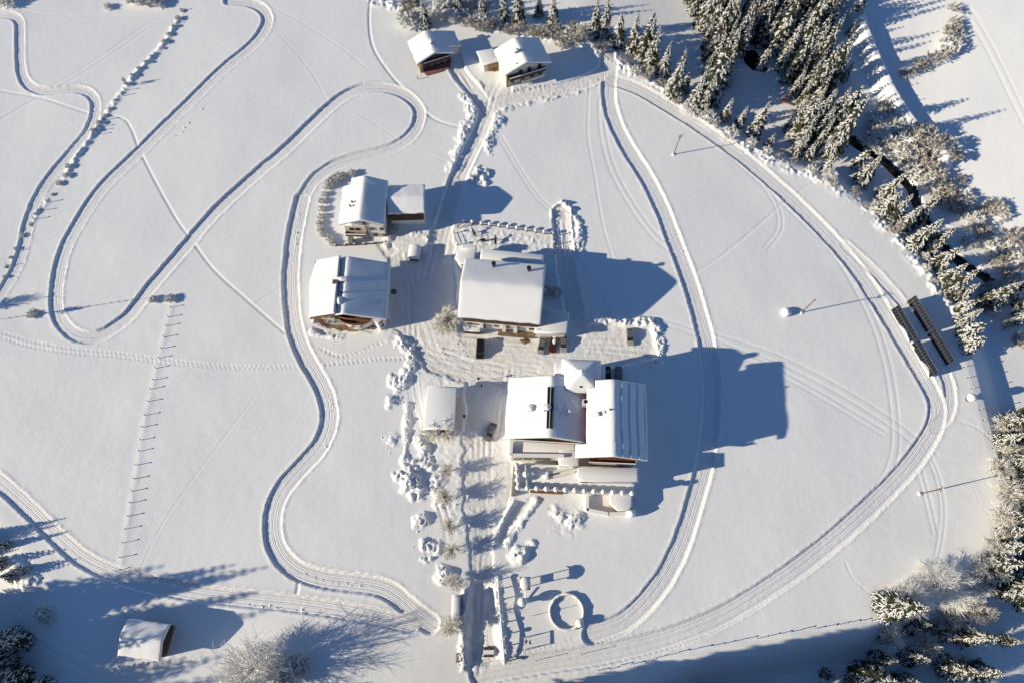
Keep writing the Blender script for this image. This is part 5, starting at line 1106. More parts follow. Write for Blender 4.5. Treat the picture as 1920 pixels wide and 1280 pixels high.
for k in range(19):
    t = k / 18; 
    if 0.36 < t < .48 or t > .94: pass
    post(4 + 246 * t, 599 - 36 * t, .7, "small post of the wire fence crossing the loop of the trail at the left", "posts of the wire fence")
for k in range(26):
    t = k / 25; post(1120 + 536 * t, 1258 - 100 * t - 8 * math.sin(3.14 * t) + rnd.uniform(-2, 2), 1.0, "snow capped post in the fence along the shaded lower right border of the meadow", "posts of the lower right fence")
for px, py in ((1806, 688), (1813, 708), (1820, 728), (1828, 748), (1835, 768), (1842, 788), (1852, 812), (1860, 840), (1866, 862), (1872, 890), (1877, 910), (1880, 930), (1880, 955)): post(px, py, 1.0, "snow capped post on the crest right of the solar panels", "posts on the right crest")
for k in range(14):
    px, py = ((1392, 282), (1405, 290), (1418, 298), (1345, 235), (1360, 246), (1375, 258), (1210, 150), (1225, 160), (1240, 170), (1255, 182), (1300, 216), (1318, 228), (1330, 236), (1432, 306))[k]; post(px + 8, py - 2, .9, "low post between the upper right trail and the trees", "posts below the upper right wood")
for px, py in ((340, 20), (332, 34), (325, 46), (236, 170), (231, 180), (196, 226), (190, 238), (184, 246), (178, 254), (90, 380), (80, 395), (66, 412), (30, 470), (14, 498)): post(px, py, 1.1, "fence post between the shrubs of the upper left field hedge", "posts in the field hedge")
pole_p = thing("marker_pole", "", "pole"); MB().tube([(0, 0, -.3), (0, 0, 2.6)], [.06, .045], 6).build("shaft", M_WOOD, pole_p); MB().blob((0, 0, 2.62), (.1, .1, .08), 1, 8, 4).build("snow_cap", M_ROOFSNOW, pole_p, sm=True)
for k, (px, py, h, lb) in enumerate(((1000, 1153, 3.6, "slim snow topped pole left of the round planter"), (1005, 1238, 2.6, "snow pole beside the lower road, left of the other one"), (1090, 1226, 2.8, "snow pole on the lower road below the round planter"), (620, 457, 1.6, "slim stake at the lower corner of the house garden"))):
    o = pole_p if k == 0 else copy_tree(pole_p); o.location = W(px, py); o.scale = (1, 1, h / 2.6); tag(o, lb, "pole")
def utility(px, py, h, label, rz):
    p = W(px, py); r_ = thing("utility_pole", label, "utility pole", p)
    MB().tube([(p.x, p.y, p.z - .6), (p.x, p.y, p.z + h)], [.15, .10], 8).build("shaft", M_WOOD, r_)
    for z, w in ((h - .6, 1.9), (h - 1.5, 1.1)):
        a = MB().box((p.x, p.y, p.z + z), (w, .11, .13), rz).build("crossarm", M_WOOD, r_)
        for s in (-.45, .45): MB().tube([(p.x + s * w * math.cos(rz), p.y + s * w * math.sin(rz), p.z + z + .05), (p.x + s * w * math.cos(rz), p.y + s * w * math.sin(rz), p.z + z + .4)], .07, 6).build("insulator", M_WHITE, a)
    MB().blob((p.x, p.y, p.z + h + .05), (.16, .16, .12), 3, 8, 4).build("snow_cap", M_ROOFSNOW, r_, sm=True)
    MB().blob((p.x, p.y, p.z), (.6, .6, .25), 3, 10, 4).build("snow_foot", M_SNOW, r_, sm=True)
utility(1263, 290, 9.0, "uppermost wooden utility pole in the meadow, below the upper wood", R(20)); utility(1503, 586, 9.0, "wooden utility pole beside the small snow mound, left of the solar panels", R(60)); utility(1725, 925, 9.0, "wooden utility pole in the lower right part of the meadow", R(60))
def lamp(px, py, h, label):
    p = W(px, py); r_ = thing("street_lamp", label, "street lamp", p)
    MB().tube([(p.x, p.y, p.z - .3), (p.x, p.y, p.z + h)], [.07, .05], 6).build("shaft", M_METAL, r_); hd = MB().tube([(p.x, p.y, p.z + h), (p.x, p.y, p.z + h + .45)], [.16, .28], 8).build("lamp_head", M_GLASS, r_)
    MB().tube([(p.x, p.y, p.z + h + .44), (p.x, p.y, p.z + h + .62)], [.38, .1], 8).build("lamp_hood", M_METAL, hd)
lamp(898, 715, 2.6, "dark garden lamp above the garage's shadow"); lamp(872, 784, 2.4, "dark garden lamp beside the frosted tree at the garage")
# paddock fence
pr_ = thing("paddock_fence", "brown rail fence with big snow caps on its posts round the trampled horse paddock", "fence", W(952, 430))
PF = [(858, 428), (869, 419), (886, 420.5), (903, 423), (919, 425), (936, 427), (952.5, 430), (969, 432), (987, 434.5), (1004, 437), (1020, 439.5), (1037, 442), (1039, 458), (1040, 476)]; pw_ = [W(*q) for q in PF]
for k, p in enumerate(pw_): capped_post(p, 1.35, .2, .42 if 0 < k < 11 else .25, parent=pr_, capr=.5 if 0 < k < 11 else .25)
for a, b in zip(pw_, pw_[1:]):
    for z in (.5, .95):
        MB().tube([(a.x, a.y, a.z + z), (b.x, b.y, b.z + z)], .07, 5).build("rail", M_WOOD, pr_)
g_ = thing("gate", "leaning wooden gate at the left end of the paddock beside the snowy road", "gate", W(853, 446)); a, b = W(851, 438), W(858, 460)
for z in (.45, .95): MB().tube([(a.x, a.y, a.z + z), (b.x, b.y, b.z + z)], .06, 5).build("rail", M_WOOD, g_)
for p in (a, b): capped_post(p, 1.3, .2, .3, "gate_post", g_)
# garden fence below the house, hedge fence on the drive
gf = thing("garden_fence", "low brown picket fence along the lower side of the cream house's garden", "fence", W(675, 460)); fp = [W(*q) for q in ((630, 462), (648, 461.5), (666, 460.5), (684, 459.5), (700, 458), (716, 456))]
for p in fp: capped_post(p, 1.0, .18, .25, parent=gf)
for a, b in zip(fp, fp[1:]):
    for z in (.35, .75): MB().tube([(a.x, a.y, a.z + z), (b.x, b.y, b.z + z)], .06, 4).build("rail", M_WOOD, gf)
    for k in range(6):
        q = a.lerp(b, (k + .5) / 6); MB().box((q.x, q.y, q.z + .45), (.1, .05, 1.0), math.atan2(b.y - a.y, b.x - a.x)).build("picket", M_WOOD, gf)
hf_ = thing("hedge_fence", "snow buried rail fence along the right side of the lower drive", "fence", W(938, 1160)); hp = [W(*q) for q in ((934, 1086), (935, 1104), (936, 1124), (938, 1146), (940, 1168), (942, 1190), (944, 1212), (946, 1240))]
for k, p in enumerate(hp): capped_post(p, 1.1 + .3 * (k % 2), .2, .38, parent=hf_, capr=.5)
for a, b in zip(hp, hp[1:]):
    r_ = MB().tube([(a.x, a.y, a.z + .95), (b.x, b.y, b.z + .95)], .08, 5).build("rail", M_DWOOD, hf_); m_ = a.lerp(b, .5); MB().tube([(a.x, a.y, a.z + 1.12), (m_.x, m_.y, m_.z + 1.2), (b.x, b.y, b.z + 1.12)], [.14, .2, .14], 6).build("rail_snow", M_ROOFSNOW, r_, sm=True)
# rail bridge over the pond outlet in the wood
br = thing("footbridge", "snowy plank footbridge with a handrail at the dark pond in the wood", "bridge", W(1400, 88)); a, b = W(1372, 88), W(1428, 89); z = max(a.z, b.z) + .5; d = b - a; an = math.atan2(d.y, d.x); m_ = a.lerp(b, .5); ln = math.hypot(d.x, d.y)
for k in range(16): q = a.lerp(b, (k + .5) / 16); MB().box((q.x, q.y, z), (ln / 16 * .9, 1.5, .12), an).build("plank", M_WOOD, br)
MB().box((m_.x, m_.y, z + .16), (ln, 1.3, .18), an).build("plank_snow", M_ROOFSNOW, br)
for s in (-.75, .75):
    ox, oy = -math.sin(an) * s, math.cos(an) * s; MB().tube([(a.x + ox, a.y + oy, z + 1.0), (b.x + ox, b.y + oy, z + 1.0)], .07, 5).build("handrail", M_WOOD, br)
    for k in range(5): q = a.lerp(b, k / 4); MB().box((q.x + ox, q.y + oy, z + .5), (.12, .12, 1.1), an).build("rail_post", M_WOOD, br)

# ------------------------------------------------------------------ solar panels
def solar(tl, tr, bl, br_, z_lo, z_hi, n, label, snowy, seed):
    """one table: two rows of modules; left edge low, right edge high"""
    A_, B_, C_, D_ = [np.array([*P(*q, z), z]) for q, z in ((tl, z_lo), (tr, z_hi), (br_, z_hi), (bl, z_lo))]
    cen = (A_ + B_ + C_ + D_) / 4; g = SOLG; off = np.array([0, 0, g]); A_, B_, C_, D_ = A_ + off, B_ + off, C_ + off, D_ + off
    r_ = thing("solar_array", label, "solar panels", (cen[0], cen[1], g)); q = random.Random(seed)
    at = lambda u, v: Vector((A_ * (1 - u) + B_ * u) * (1 - v) + (D_ * (1 - u) + C_ * u) * v)
    nrm = (at(1, 0) - at(0, 0)).cross(at(0, 1) - at(0, 0)).normalized(); nrm = nrm if nrm.z > 0 else -nrm
    fm, pm = MB(), MB()
    for u in (0, .5, 1): fm.tube([at(min(max(u, .01), .99), 0) + nrm * .02, at(min(max(u, .01), .99), 1) + nrm * .02], .075, 4)
    for v in np.linspace(0, 1, 4): 
        for u in (.12, .88): p = at(u, .04 + .92 * v); fm.tube([p - nrm * .1, (p.x, p.y, g - .5)], .06, 5)
        fm.tube([at(0, .04 + .92 * v) - nrm * .1, at(1, .04 + .92 * v) - nrm * .1], .05, 4)
    fm.build("support_frame", M_GALV, r_)
    def slab(name, u0, u1, v0, v1, lift, th, m, par=r_):
        c = [at(u0, v0), at(u1, v0), at(u1, v1), at(u0, v1)]; return MB().add([p + nrm * lift for p in c] + [p + nrm * (lift + th) for p in c], [(3, 2, 1, 0), (4, 5, 6, 7), (0, 1, 5, 4), (1, 2, 6, 5), (2, 3, 7, 6), (3, 0, 4, 7)]).build(name, m, par)
    for k in range(n):
        for row in (0, 1):
            u0, u1 = row * .5, row * .5 + .5
            pl_ = slab("solar_panel", u0 + .01, u1 - .01, (k + .012) / n, (k + .988) / n, .0, .05, M_ALU)
            slab("cell_face", u0 + .018, u1 - .018, (k + .04) / n, (k + .96) / n, .052, .008, M_PV, pl_)
    for v, w, e in snowy:                                   # snow still lying along the low edge
        k = 9; top = [at(-.04 + e * (math.sin(math.pi * j / (k - 1)) ** .6) * q.uniform(.7, 1.1), v + w * j / (k - 1)) for j in range(k)]; low = [at(-.10, v + w * j / (k - 1)) for j in range(k)]
        V = [p + nrm * .07 for p in low] + [p + nrm * .07 for p in top] + [p + nrm * .32 for p in low] + [p * .8 + l_ * .2 + nrm * .30 for p, l_ in zip(top, low)]
        F = [(j, j + 1, k + j + 1, k + j) for j in range(k - 1)] + [(2 * k + j, 2 * k + j + 1, 3 * k + j + 1, 3 * k + j) for j in range(k - 1)] + [(k + j, k + j + 1, 3 * k + j + 1, 3 * k + j) for j in range(k - 1)] + [(j, j + 1, 2 * k + j + 1, 2 * k + j) for j in range(k - 1)]
        MB().add(V, F).build("panel_snow", M_ROOFSNOW, r_, sm=True)
SOLG = float(macro(*P(1722, 630)))
def lerp2(a, b, t): return (a[0] + (b[0] - a[0]) * t, a[1] + (b[1] - a[1]) * t)
F4 = ((1672, 580), (1687.5, 570.5), (1745, 706), (1761, 696.5)); B4 = ((1701, 564.5), (1718, 552.8), (1775.5, 685), (1792, 674))
for Q4, pos in ((F4, "front"), (B4, "back")):
    tl, tr, bl, br_ = Q4
    for half in (0, 1):
        a, b = (0, .485) if half == 0 else (.515, 1.0)
        lb = {("front", 0): "upper half of the front row of solar panels, snow along its low left edge", ("front", 1): "lower half of the front row of solar panels, deep snow over its left modules", ("back", 0): "upper half of the back row of solar panels with one small snow patch", ("back", 1): "lower half of the back row of solar panels, nearest the trees"}[(pos, half)]
        sn = {("front", 0): [(.45, .55, .45), (.0, .45, .08)], ("front", 1): [(0, .18, .35), (.2, .3, .2), (.45, .55, .52)], ("back", 0): [(.18, .2, .4)], ("back", 1): []}[(pos, half)]
        solar(lerp2(tl, bl, a), lerp2(tr, br_, a), lerp2(tl, bl, b), lerp2(tr, br_, b), .9, 3.3, 11, lb, sn, 3 + half)

# ------------------------------------------------------------------ cars
def loft(secs):
    mb = MB(); n = len(secs[0]); V = [p for s in secs for p in s]; F = []
    for j in range(len(secs) - 1): F += [(j * n + i, j * n + (i + 1) % n, (j + 1) * n + (i + 1) % n, (j + 1) * n + i) for i in range(n)]
    F += [tuple(range(n))[::-1], tuple(range((len(secs) - 1) * n, len(secs) * n))]; return mb.add(V, F)
def car(name, label, cat, px, py, ang, paint, L=4.4, Wd=1.78, Hh=1.48, van=False, snow=None, rm=None):
    p = W(px, py); r_ = thing(name, label, cat, p, ang); w = Wd / 2; l = L / 2; M = Matrix.Translation(p) @ Matrix.Rotation(ang, 4, 'Z')
    def put(mb, nm, m, par=None, sm=False):
        me = bpy.data.meshes.new(nm); me.from_pydata(mb.v, [], mb.f); me.materials.append(m)
        if sm: me.polygons.foreach_set("use_smooth", np.full(len(mb.f), True))
        o = bpy.data.objects.new(nm, me); COL.objects.link(o); o.parent = par or r_; return o
    sec = lambda x, hw, zb, zt, top=.9: [(x, -hw * .92, zb), (x, -hw, zb + .25), (x, -hw, zt - .12), (x, -hw * top, zt), (x, hw * top, zt), (x, hw, zt - .12), (x, hw, zb + .25), (x, hw * .92, zb)]
    if van: prof = [(-l, .9, .35, 1.0), (-l + .06, 1, .28, 1.08), (l - .9, 1, .28, 1.08), (l - .2, .96, .28, .98), (l, .82, .35, .85)]
    else: prof = [(-l, .84, .38, .82), (-l + .15, .97, .28, .92), (-l + .6, 1, .25, .95), (l - 1.3, 1, .25, .92), (l - .5, .97, .26, .84), (l - .1, .88, .30, .74), (l, .72, .36, .62)]
    put(loft([sec(x, w * k, zb, zt) for x, k, zb, zt in prof]), "body", paint, sm=False)
    g = lambda x, hw, z: [(x, -hw, z), (x, hw, z)]
    if van: x0, x1, x2, x3, ht = -l + .05, -l + .18, l - 1.35, l - .75, Hh
    else: x0, x1, x2, x3, ht = -l + .25, -l + .85, l - 2.0, l - 1.15, Hh
    zb = .9; hb, htp = w * .93, w * .76
    mb = MB(); V = [(x0, -hb, zb), (x3, -hb, zb), (x3, hb, zb), (x0, hb, zb), (x1, -htp, ht - .06), (x2, -htp, ht - .06), (x2, htp, ht - .06), (x1, htp, ht - .06)]
    mb.add([V[1], V[2], V[6], V[5]], [(0, 1, 2, 3)]); put(mb, "windscreen", M_GLASS)
    put(MB().add([V[0], V[3], V[7], V[4]], [(3, 2, 1, 0)]), "rear_window", M_GLASS)
    for a in ((V[0], V[1], V[5], V[4]), (V[3], V[2], V[6], V[7])): put(MB().add(list(a), [(0, 1, 2, 3)]), "side_window", M_GLASS if not van else paint)
    mb = MB(); mb.box(((x1 + x2) / 2, 0, ht - .02), (x2 - x1 + .1, htp * 2 + .1, .09), 0, .9)
    for s in (-1, 1):
        mb.tube([(x3, s * hb * .97, zb), (x2, s * htp, ht - .05)], .05, 4); mb.tube([(x0, s * hb * .97, zb), (x1, s * htp, ht - .05)], .05, 4); mb.tube([((x1 + x2) / 2, s * hb, zb), ((x1 + x2) / 2, s * htp * 1.02, ht - .05)], .045, 4)
    put(mb, "roof", rm or paint)
    for sx_ in (-l + .82, l - .85):
        for s in (-1, 1):
            wo = put(MB().tube([(sx_, s * (w - .2), .33), (sx_, s * (w + .01), .33)], .33, 12), "wheel", M_TYRE); put(MB().tube([(sx_, s * (w - .02), .33), (sx_, s * (w + .02), .33)], .2, 10), "rim", M_GALV, wo)
    for s in (-1, 1):
        put(MB().box((l - .12, s * w * .62, .66), (.22, .3, .12)), "headlight", M_LAMP); put(MB().box((-l + .04, s * w * .7, .75), (.1, .25, .14)), "tail_light", M_TAIL)
        put(MB().box((x3 - .1, s * (w + .08), .98), (.12, .18, .12)), "wing_mirror", paint)
    put(MB().box((l + .0, 0, .45), (.06, .5, .12)), "number_plate", M_WHITE)
    if snow:
        for x, y, a, b, c in snow: put(MB().blob((x, 0 + y, c), (a, b, .16), int(a * 100), 12, 5, .1), "snow_cover", M_ROOFSNOW, sm=True)
    return r_
car("parked_car", "silver car with a snowy bonnet, leftmost of three parked below the barn", "car", 1015.5, 649, R(-102), M_SILVER, 4.5, rm=M_GREY)
car("parked_car", "dark red car with snow slipping off its rear, parked between two silver cars", "car", 1037, 646.5, R(-98), M_RED, 4.3, snow=((-1.5, .15, .75, .6, 1.0), (-.6, .2, .8, .5, 1.46)))
car("parked_car", "silver grey car with a dark rear, rightmost of three parked below the barn", "car", 1056.5, 645.5, R(-92), M_SILVER, 4.3, rm=M_GREY)
car("parked_car", "champagne coloured car standing alone at the right end of the car park", "car", 1181, 632, R(-91), M_BEIGE, 4.6, rm=M_GREY)
car("parked_car", "grey estate car parked aslant at the corner of the guesthouse", "car", 920, 810, R(-111), M_GREY, 4.6)
car("parked_car", "black car in the guesthouse shadow, nearer to the tower", "car", 1138, 703, R(90), M_BLACK, 4.4)
car("parked_car", "dark car in the guesthouse shadow, further from the tower", "car", 1159, 703, R(90), M_GREY, 4.4)
car("van", "tall black van parked on the yard left of the brown patch", "van", 900.5, 655, R(-92), M_BLACK, 4.9, 1.95, 1.95, van=True)

# ------------------------------------------------------------------ horses and a person
def skin_mesh(verts, edges, radii, name, m, parent=None, sub=1):
    me = bpy.data.meshes.new(name); me.from_pydata(verts, edges, []); o = bpy.data.objects.new(name, me); COL.objects.link(o)
    md = o.modifiers.new("skin", 'SKIN')
    for i, r_ in enumerate(radii): me.skin_vertices[0].data[i].radius = (r_, r_) if not hasattr(r_, '__len__') else r_
    me.skin_vertices[0].data[0].use_root = True; md.use_smooth_shade = True; s_ = o.modifiers.new("sub", 'SUBSURF'); s_.levels = sub; s_.render_levels = sub
    dg = bpy.context.evaluated_depsgraph_get(); nm = bpy.data.meshes.new_from_object(o.evaluated_get(dg)); nm.materials.clear(); nm.materials.append(m); o.modifiers.clear(); o.data = nm; bpy.data.meshes.remove(me)
    nm.polygons.foreach_set("use_smooth", np.full(len(nm.polygons), True)); o.parent = parent; return o
def horse_proto(graze):
    r_ = bpy.data.objects.new("horse", None); COL.objects.link(r_)
    hz = .75 if graze else 1.55
    V = [(-.1, 0, 1.12), (.45, 0, 1.13), (-.62, 0, 1.2), (.75, 0, 1.35 if not graze else 1.15), (1.05, 0, 1.65 if not graze else .95), (1.22, 0, 1.72 if not graze else .72), (1.5, 0, 1.5 if not graze else .42), (1.62, 0, 1.38 if not graze else .3)]
    Rr = [.31, .29, .30, .21, .15, .14, .10, .075]; E_ = [(0, 1), (0, 2), (1, 3), (3, 4), (4, 5), (5, 6), (6, 7)]
    for s in (-1, 1):
        k = len(V); V += [(.48, .17 * s, .85), (.52, .17 * s, .48), (.50, .17 * s, .12), (.55, .17 * s, .03)]; Rr += [.12, .065, .05, .07]; E_ += [(1, k), (k, k + 1), (k + 1, k + 2), (k + 2, k + 3)]
        k = len(V); V += [(-.62, .17 * s, .85), (-.50, .17 * s, .72), (-.70, .17 * s, .46), (-.64, .17 * s, .12), (-.58, .17 * s, .03)]; Rr += [.17, .12, .06, .05, .07]; E_ += [(2, k), (k, k + 1), (k + 1, k + 2), (k + 2, k + 3), (k + 3, k + 4)]
        k = len(V); V += [(1.16, .07 * s, V[5][2] + .22)]; Rr += [.035]; E_ += [(5, k)]
    skin_mesh(V, E_, Rr, "body", M_HORSE, r_)
    n0 = V[3]; n1 = V[5]; mb = MB(); 
    for k in range(7): t = k / 6; mb.blob((n0[0] + (n1[0] - n0[0]) * t - .1, 0, n0[2] + (n1[2] - n0[2]) * t + .17), (.13, .05, .12), k, 8, 4, .2)
    mb.build("mane", M_MANE, r_); MB().tube([(-.9, 0, 1.25), (-1.05, 0, 1.0), (-1.08, 0, .5)], [.06, .09, .04], 6).build("tail", M_MANE, r_, sm=True)
    return r_
hs = [horse_proto(False), horse_proto(True)]
for k, (i, px, py, an, lb) in enumerate(((0, 889, 440, 118, "dark horse standing lengthwise, nearest the left end of the paddock"), (1, 906, 453, 192, "dark brown horse lowering its head in the middle of the trampled paddock"), (0, 929, 455, 96, "dark horse nearest the barn's rear wing"))):
    o = hs[i] if k < 2 else copy_tree(hs[i]); o.location = W(px, py); o.rotation_euler = (0, 0, R(an)); tag(o, lb, "horse", "horses in the paddock")
def person(px, py, an, label, coat):
    p = W(px, py); r_ = thing("person", label, "person", p, R(an))
    V = [(0, 0, .95), (0, 0, 1.2), (0, 0, 1.42), (0, 0, 1.53), (.01, 0, 1.64), (.02, 0, 1.74)]; Rr = [.15, .17, .15, .06, .095, .085]; E_ = [(0, 1), (1, 2), (2, 3), (3, 4), (4, 5)]
    for s in (-1, 1):
        k = len(V); V += [(.03 * s, .09 * s, .88), (.12 * s, .1 * s, .5), (.10 * s, .1 * s, .08), (.10 * s + .16, .1 * s, .04)]; Rr += [.095, .075, .055, .05]; E_ += [(0, k), (k, k + 1), (k + 1, k + 2), (k + 2, k + 3)]
        k = len(V); V += [(0, .21 * s, 1.40), (-.06 * s, .26 * s, 1.13), (.08 - .06 * s, .25 * s, .90), (.13 - .06 * s, .24 * s, .80)]; Rr += [.07, .055, .045, .04]; E_ += [(2, k), (k, k + 1), (k + 1, k + 2), (k + 2, k + 3)]
    skin_mesh(V, E_, Rr, "body", coat, r_)
    MB().blob((.05, 0, 1.66), (.075, .075, .10), 1, 10, 6, .0).build("face", M_SKIN, r_, sm=True).location = (0, 0, 0)
    for o in r_.children:
        if o.name.startswith("face"): o.data.transform(Matrix.Translation(p))
    hb = MB().blob((-.01, 0, 1.74), (.115, .115, .09), 2, 10, 6, .0, zmin=-.4); me = me_from("hat", hb.v, hb.f, M_MANE); o = bpy.data.objects.new("hat", me); COL.objects.link(o); o.parent = r_
person(903, 724, 75, "person in dark winter clothes standing in the garage's shadow", M_COAT)
q = W(1469, 191); r_ = thing("tarpaulin", "orange tarpaulin draped over a log in the upper right wood", "tarpaulin", q); MB().blob((q.x, q.y, q.z + .5), (.9, .6, .5), 4, 12, 6, .15, zmin=-.6).build("cover", M_ORANGE, r_, sm=True); MB().tube([(q.x - .4, q.y + .2, q.z + .3), (q.x + 2.6, q.y - 1.4, q.z + .3)], .28, 8).build("log", M_BARK, r_)

# ------------------------------------------------------------------ garden pieces
# roofed notice board
p = W(984, 1093); nb = thing("notice_board", "tall roofed notice board with a snow covered gable beside the garden path", "notice board", p)
for s in (-.8, .8): MB().box((p.x, p.y + s, p.z + 2.2), (.16, .16, 4.6)).build("post", M_WOOD, nb)
MB().box((p.x, p.y, p.z + 1.9), (.12, 1.6, 1.1)).build("board", M_YWOOD, nb)
V = [(p.x + x, p.y + y, p.z + z) for x in (-1.1, 1.1) for y, z in ((-1.35, 4.1), (0, 4.75), (1.35, 4.1), (-1.35, 4.0), (0, 4.6), (1.35, 4.0))]
rf = MB().add(V, [(0, 1, 7, 6), (1, 2, 8, 7), (3, 9, 10, 4), (4, 10, 11, 5), (0, 6, 9, 3), (2, 5, 11, 8), (0, 3, 4, 1), (1, 4, 5, 2), (6, 7, 10, 9), (7, 8, 11, 10)]).build("roof", M_WOOD, nb)
MB().blob((p.x, p.y, p.z + 4.45), (1.2, 1.45, .62), 2, 14, 6, .03, zmin=-.4).build("roof_snow", M_ROOFSNOW, rf, sm=True)
# wayside shrine with a heavy snow cap
p = W(979, 1127); sh = thing("wayside_shrine", "squat wayside shrine with a heavy mushroom of snow beside the notice board", "shrine", p)
MB().box((p.x, p.y, p.z + .75), (1.0, .9, 1.9)).build("pillar", M_WHITE, sh); MB().box((p.x + .0, p.y - .46, p.z + 1.2), (.5, .05, .6)).build("niche", M_DWOOD, sh)
MB().blob((p.x, p.y, p.z + 2.3), (1.05, 1.05, .95), 4, 14, 7, .04, zmin=-.65).build("snow_cap", M_ROOFSNOW, sh, sm=True)
p = W(985, 1134); fl = thing("flag_pole", "white leaning pole standing between the notice board and the shrine", "pole", p); MB().tube([(p.x, p.y, p.z - .2), (p.x + .1, p.y + 3.2, p.z + 1.1)], .16, 8).build("shaft", M_ROOFSNOW, fl)
# round planter
p = W(1062, 1146); rp = thing("round_planter", "large ring shaped stone planter with snow on its rim", "planter", p)
def ring(r0, r1, z0, z1, n=40, j=0.0, g0=0, seed=1):
    q = random.Random(seed); V = []; 
    for k in range(n):
        a = 6.283 * k / n; e = q.uniform(-j, j); V += [(p.x + r * math.cos(a), p.y + r * math.sin(a), p.z + z) for r, z in ((r0, z0), (r0 - e * .4, z1 + e), (r1 + e * .4, z1 + e * .7), (r1, z0))]
    F = [(k * 4 + i, k * 4 + (i + 1) % 4, ((k + 1) % n) * 4 + (i + 1) % 4, ((k + 1) % n) * 4 + i) for k in range(n) for i in range(4)]; return MB().add(V, F)
for k in range(36):
    a = 6.283 * k / 36; MB().box((p.x + 3.6 * math.cos(a), p.y + 3.6 * math.sin(a), p.z + .12), (.42, .60, .9), a).build("rim_stone", M_STONE, rp)
ring(3.35, 3.95, .52, .78, 44, .12).build("rim_snow", M_ROOFSNOW, rp, sm=True)
p = W(1086, 1167); bs = thing("clipped_bush", "round clipped bush under a snow dome at the lower right of the planter", "bush", p); MB().blob((p.x, p.y, p.z + .9), (.85, .85, 1.0), 3, 14, 8, .06).build("leaves", M_NEEDLE, bs); MB().blob((p.x, p.y, p.z + 1.25), (.95, .95, .95), 5, 14, 8, .04, zmin=-.3).build("snow_cap", M_ROOFSNOW, bs, sm=True)
# snowed in hut at the drive
p = W(856, 1138); ht = thing("drive_hut", "narrow snow topped hut on the bank left of the lower drive", "hut", p); MB().box((p.x, p.y, p.z + .8), (1.5, 4.6, 2.4)).build("wall", M_DWOOD, ht); snow_slab(ht, [(p.x - .9, p.y - 2.5), (p.x + .9, p.y - 2.5), (p.x + .9, p.y + 2.5), (p.x - .9, p.y + 2.5)], p.z + 2.0, .6)
MB().box((p.x + .78, p.y, p.z + .8), (.06, 1.0, 1.7)).build("door", M_WOOD, ht)
# climbing frame and benches at the lower garden
p = W(983, 1206); cf = thing("swing_frame", "snowy A shaped swing frame right of the hedge fence", "swing", p)
for s in (-1.2, 1.2):
    for e in (-.7, .7): MB().tube([(p.x + e, p.y + s, p.z - .2), (p.x, p.y + s, p.z + 2.2)], .07, 5).build("leg", M_WOOD, cf)
MB().tube([(p.x, p.y - 1.4, p.z + 2.2), (p.x, p.y + 1.4, p.z + 2.2)], .08, 6).build("top_beam", M_WOOD, cf); MB().box((p.x, p.y, p.z + 2.34), (.2, 2.7, .18)).build("beam_snow", M_ROOFSNOW, cf)
for s in (-.35, .35): MB().tube([(p.x, p.y + s, p.z + 2.2), (p.x, p.y + s, p.z + .5)], .025, 4).build("swing_rope", M_DWOOD, cf)
MB().box((p.x, p.y, p.z + .48), (.25, .8, .06)).build("swing_seat", M_WOOD, cf)
p = W(916, 1222); tb_ = thing("picnic_table", "dark picnic table beside the lower end of the drive", "table", p); MB().box((p.x, p.y, p.z + .74), (2.4, .9, .08)).build("table_top", M_DWOOD, tb_)
for s in (-1, 1): MB().box((p.x, p.y + s * .85, p.z + .45), (2.4, .3, .06)).build("bench_seat", M_DWOOD, tb_); MB().box((p.x + s * .9, p.y, p.z + .35), (.1, 1.6, .75)).build("leg", M_DWOOD, tb_)
MB().box((p.x, p.y, p.z + .88), (2.3, .85, .2)).build("table_snow", M_ROOFSNOW, tb_)
p = W(858, 1232); bn = thing("bench", "narrow bench at the left end of the lower drive", "bench", p)
for s in (-.25, 0, .25): MB().box((p.x + s, p.y, p.z + .5), (.16, 1.8, .06)).build("seat_slat", M_WOOD, bn)
for s in (-.8, .8): MB().box((p.x, p.y + s, p.z + .2), (.6, .1, .6)).build("leg", M_DWOOD, bn)
# snow mounds that are things under snow
for px, py, a, b, c, lb in ((1473, 587, 1.15, 1.2, 1.1, "lone snow covered round bale in the right meadow beside a utility pole"), (1814, 748, 1.2, 1.0, .9, "sunlit snow capped stump on the shaded bank right of the solar panels"), (463, 1256, 0, 0, 0, "")):
    if not a: continue
    p = W(px, py); m_ = thing("snow_covered_bale", lb, "bale" if px < 1600 else "stump", p)
    if px > 1600: m_.name = "tree_stump"
    MB().tube([(p.x, p.y, p.z - .3), (p.x, p.y, p.z + (c * .7 if px < 1600 else 1.6))], a * .8 if px < 1600 else .6, 12).build("core", M_YWOOD if px < 1600 else M_BARK, m_)
    MB().blob((p.x, p.y, p.z + (.5 if px < 1600 else 1.8)), (a, b, c), 8, 14, 8, .16, zmin=-.55).build("snow_cap", M_ROOFSNOW, m_, sm=True)
p = W(984, 638); hp_ = thing("dung_heap", "flat brown patch of straw and dung on the yard in front of the barn", "heap", p)
mb = MB(); mb.blob((p.x, p.y, p.z - .05), (1.15, .9, .4), 3, 14, 6, .2, zmin=-.3); mb.blob((p.x - .9, p.y + .3, p.z - .05), (.6, .4, .25), 5, 10, 5, .2, zmin=-.3); mb.build("straw", M_EARTH, hp_)
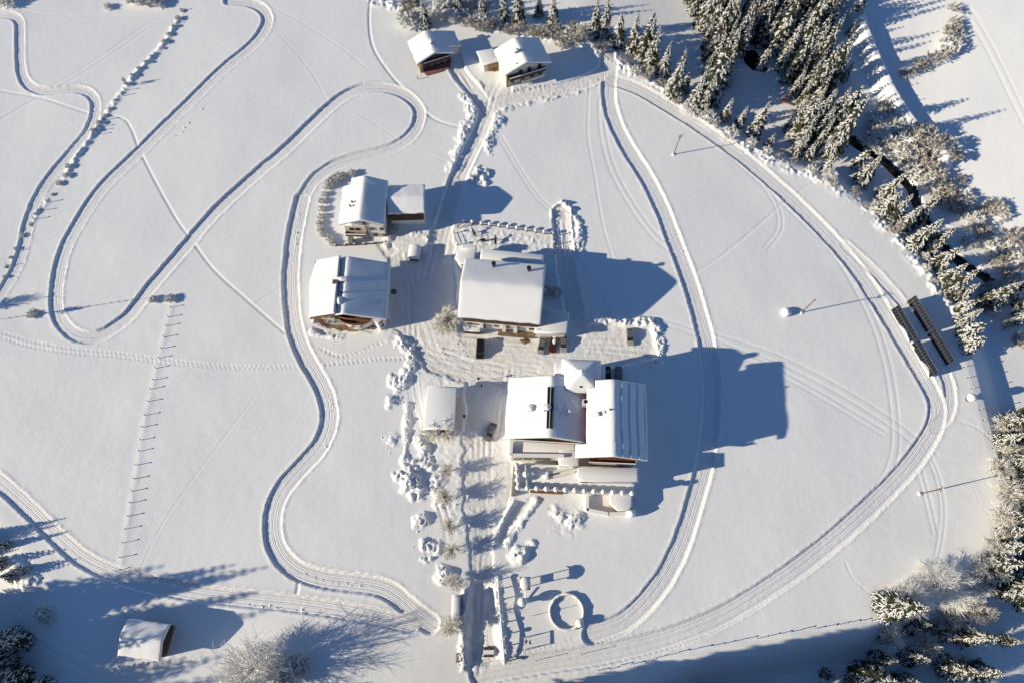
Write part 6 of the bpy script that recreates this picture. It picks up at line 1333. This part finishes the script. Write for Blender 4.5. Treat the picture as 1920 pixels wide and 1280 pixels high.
p = W(738, 546); dg_ = thing("drain_cover", "dark round drain cover in the shaded yard right of the farmhouse", "drain cover", p); MB().tube([(p.x, p.y, p.z - .1), (p.x, p.y, p.z + .08)], .75, 16).build("rim", M_METAL, dg_)
for k in range(5): MB().box((p.x - .4 + .2 * k, p.y, p.z + .1), (.08, 1.1, .05)).build("bar", M_GALV, dg_)

# ------------------------------------------------------------------ where only the order in a row tells things apart, say the place in the row
def order(group, key, text):
    t = sorted([o for o in COL.objects if o.parent is None and o.get("group") == group], key=key)
    for k, o in enumerate(t): o["label"] = text.format(nth(k))
fx, fy = (lambda o: o.location.x), (lambda o: -o.location.y)
order(G1, fx, "{} spruce from the left in the snowy row along the upper meadow edge")
order(G3, fy, "{} spruce from the top on the bank above the brook, right of the meadow")
order(G4, fy, "{} spruce from the top in the thick frosted wood at the right edge")
order(G5, fx, "{} spruce from the left on the half shaded slope at the lower right")
order("frosted trees at the foot of the right hand wood", fy, "{} pale frosted broadleaf tree from the top along the right hand wood")
order(G6, fy, "{} dusky snowy spruce from the top in the shaded lower left corner")
order("bushes at the upper left rim", fx, "{} small frosted bush from the left at the upper left rim")
order("spruces at the upper rim", fx, "{} spruce from the left among those cut by the upper picture rim")
order(GA, fy, "{} frosted young tree from the top in the row along the lower drive")
order(GB, fy, "{} bare brownish shrub from the top along the brook")
order(GT, fx, "{} snow covered bush from the left behind the two upper chalets")
order(GF, fy, "{} snowy bush from the top in the curved hedge at the far upper right")
order(GG, fy, "{} snow capped shrub from the top in the hedge round the cream house's garden")
order(GH, fy, "{} snowy shrub from the top in the straight field hedge at the upper left")
order(GE, fx, "{} low snowy bramble from the left on the bank along the meadow edge")
order("posts in the long row", fy, "{} short snow capped post from the top in the long meadow row")
order("posts of the wire fence", fx, "{} small post from the left in the wire fence at the left")
order("posts of the lower right fence", fx, "{} capped post from the left in the fence along the lower right border")
order("posts on the right crest", fy, "{} capped post from the top on the crest right of the solar panels")
order("posts below the upper right wood", fx, "{} low post from the left between the upper right trail and the trees")
order("posts in the field hedge", fy, "{} fence post from the top in the upper left field hedge")
order("log stacks by the annex", fx, "{} small log stack from the left below the cream chalet's annex")
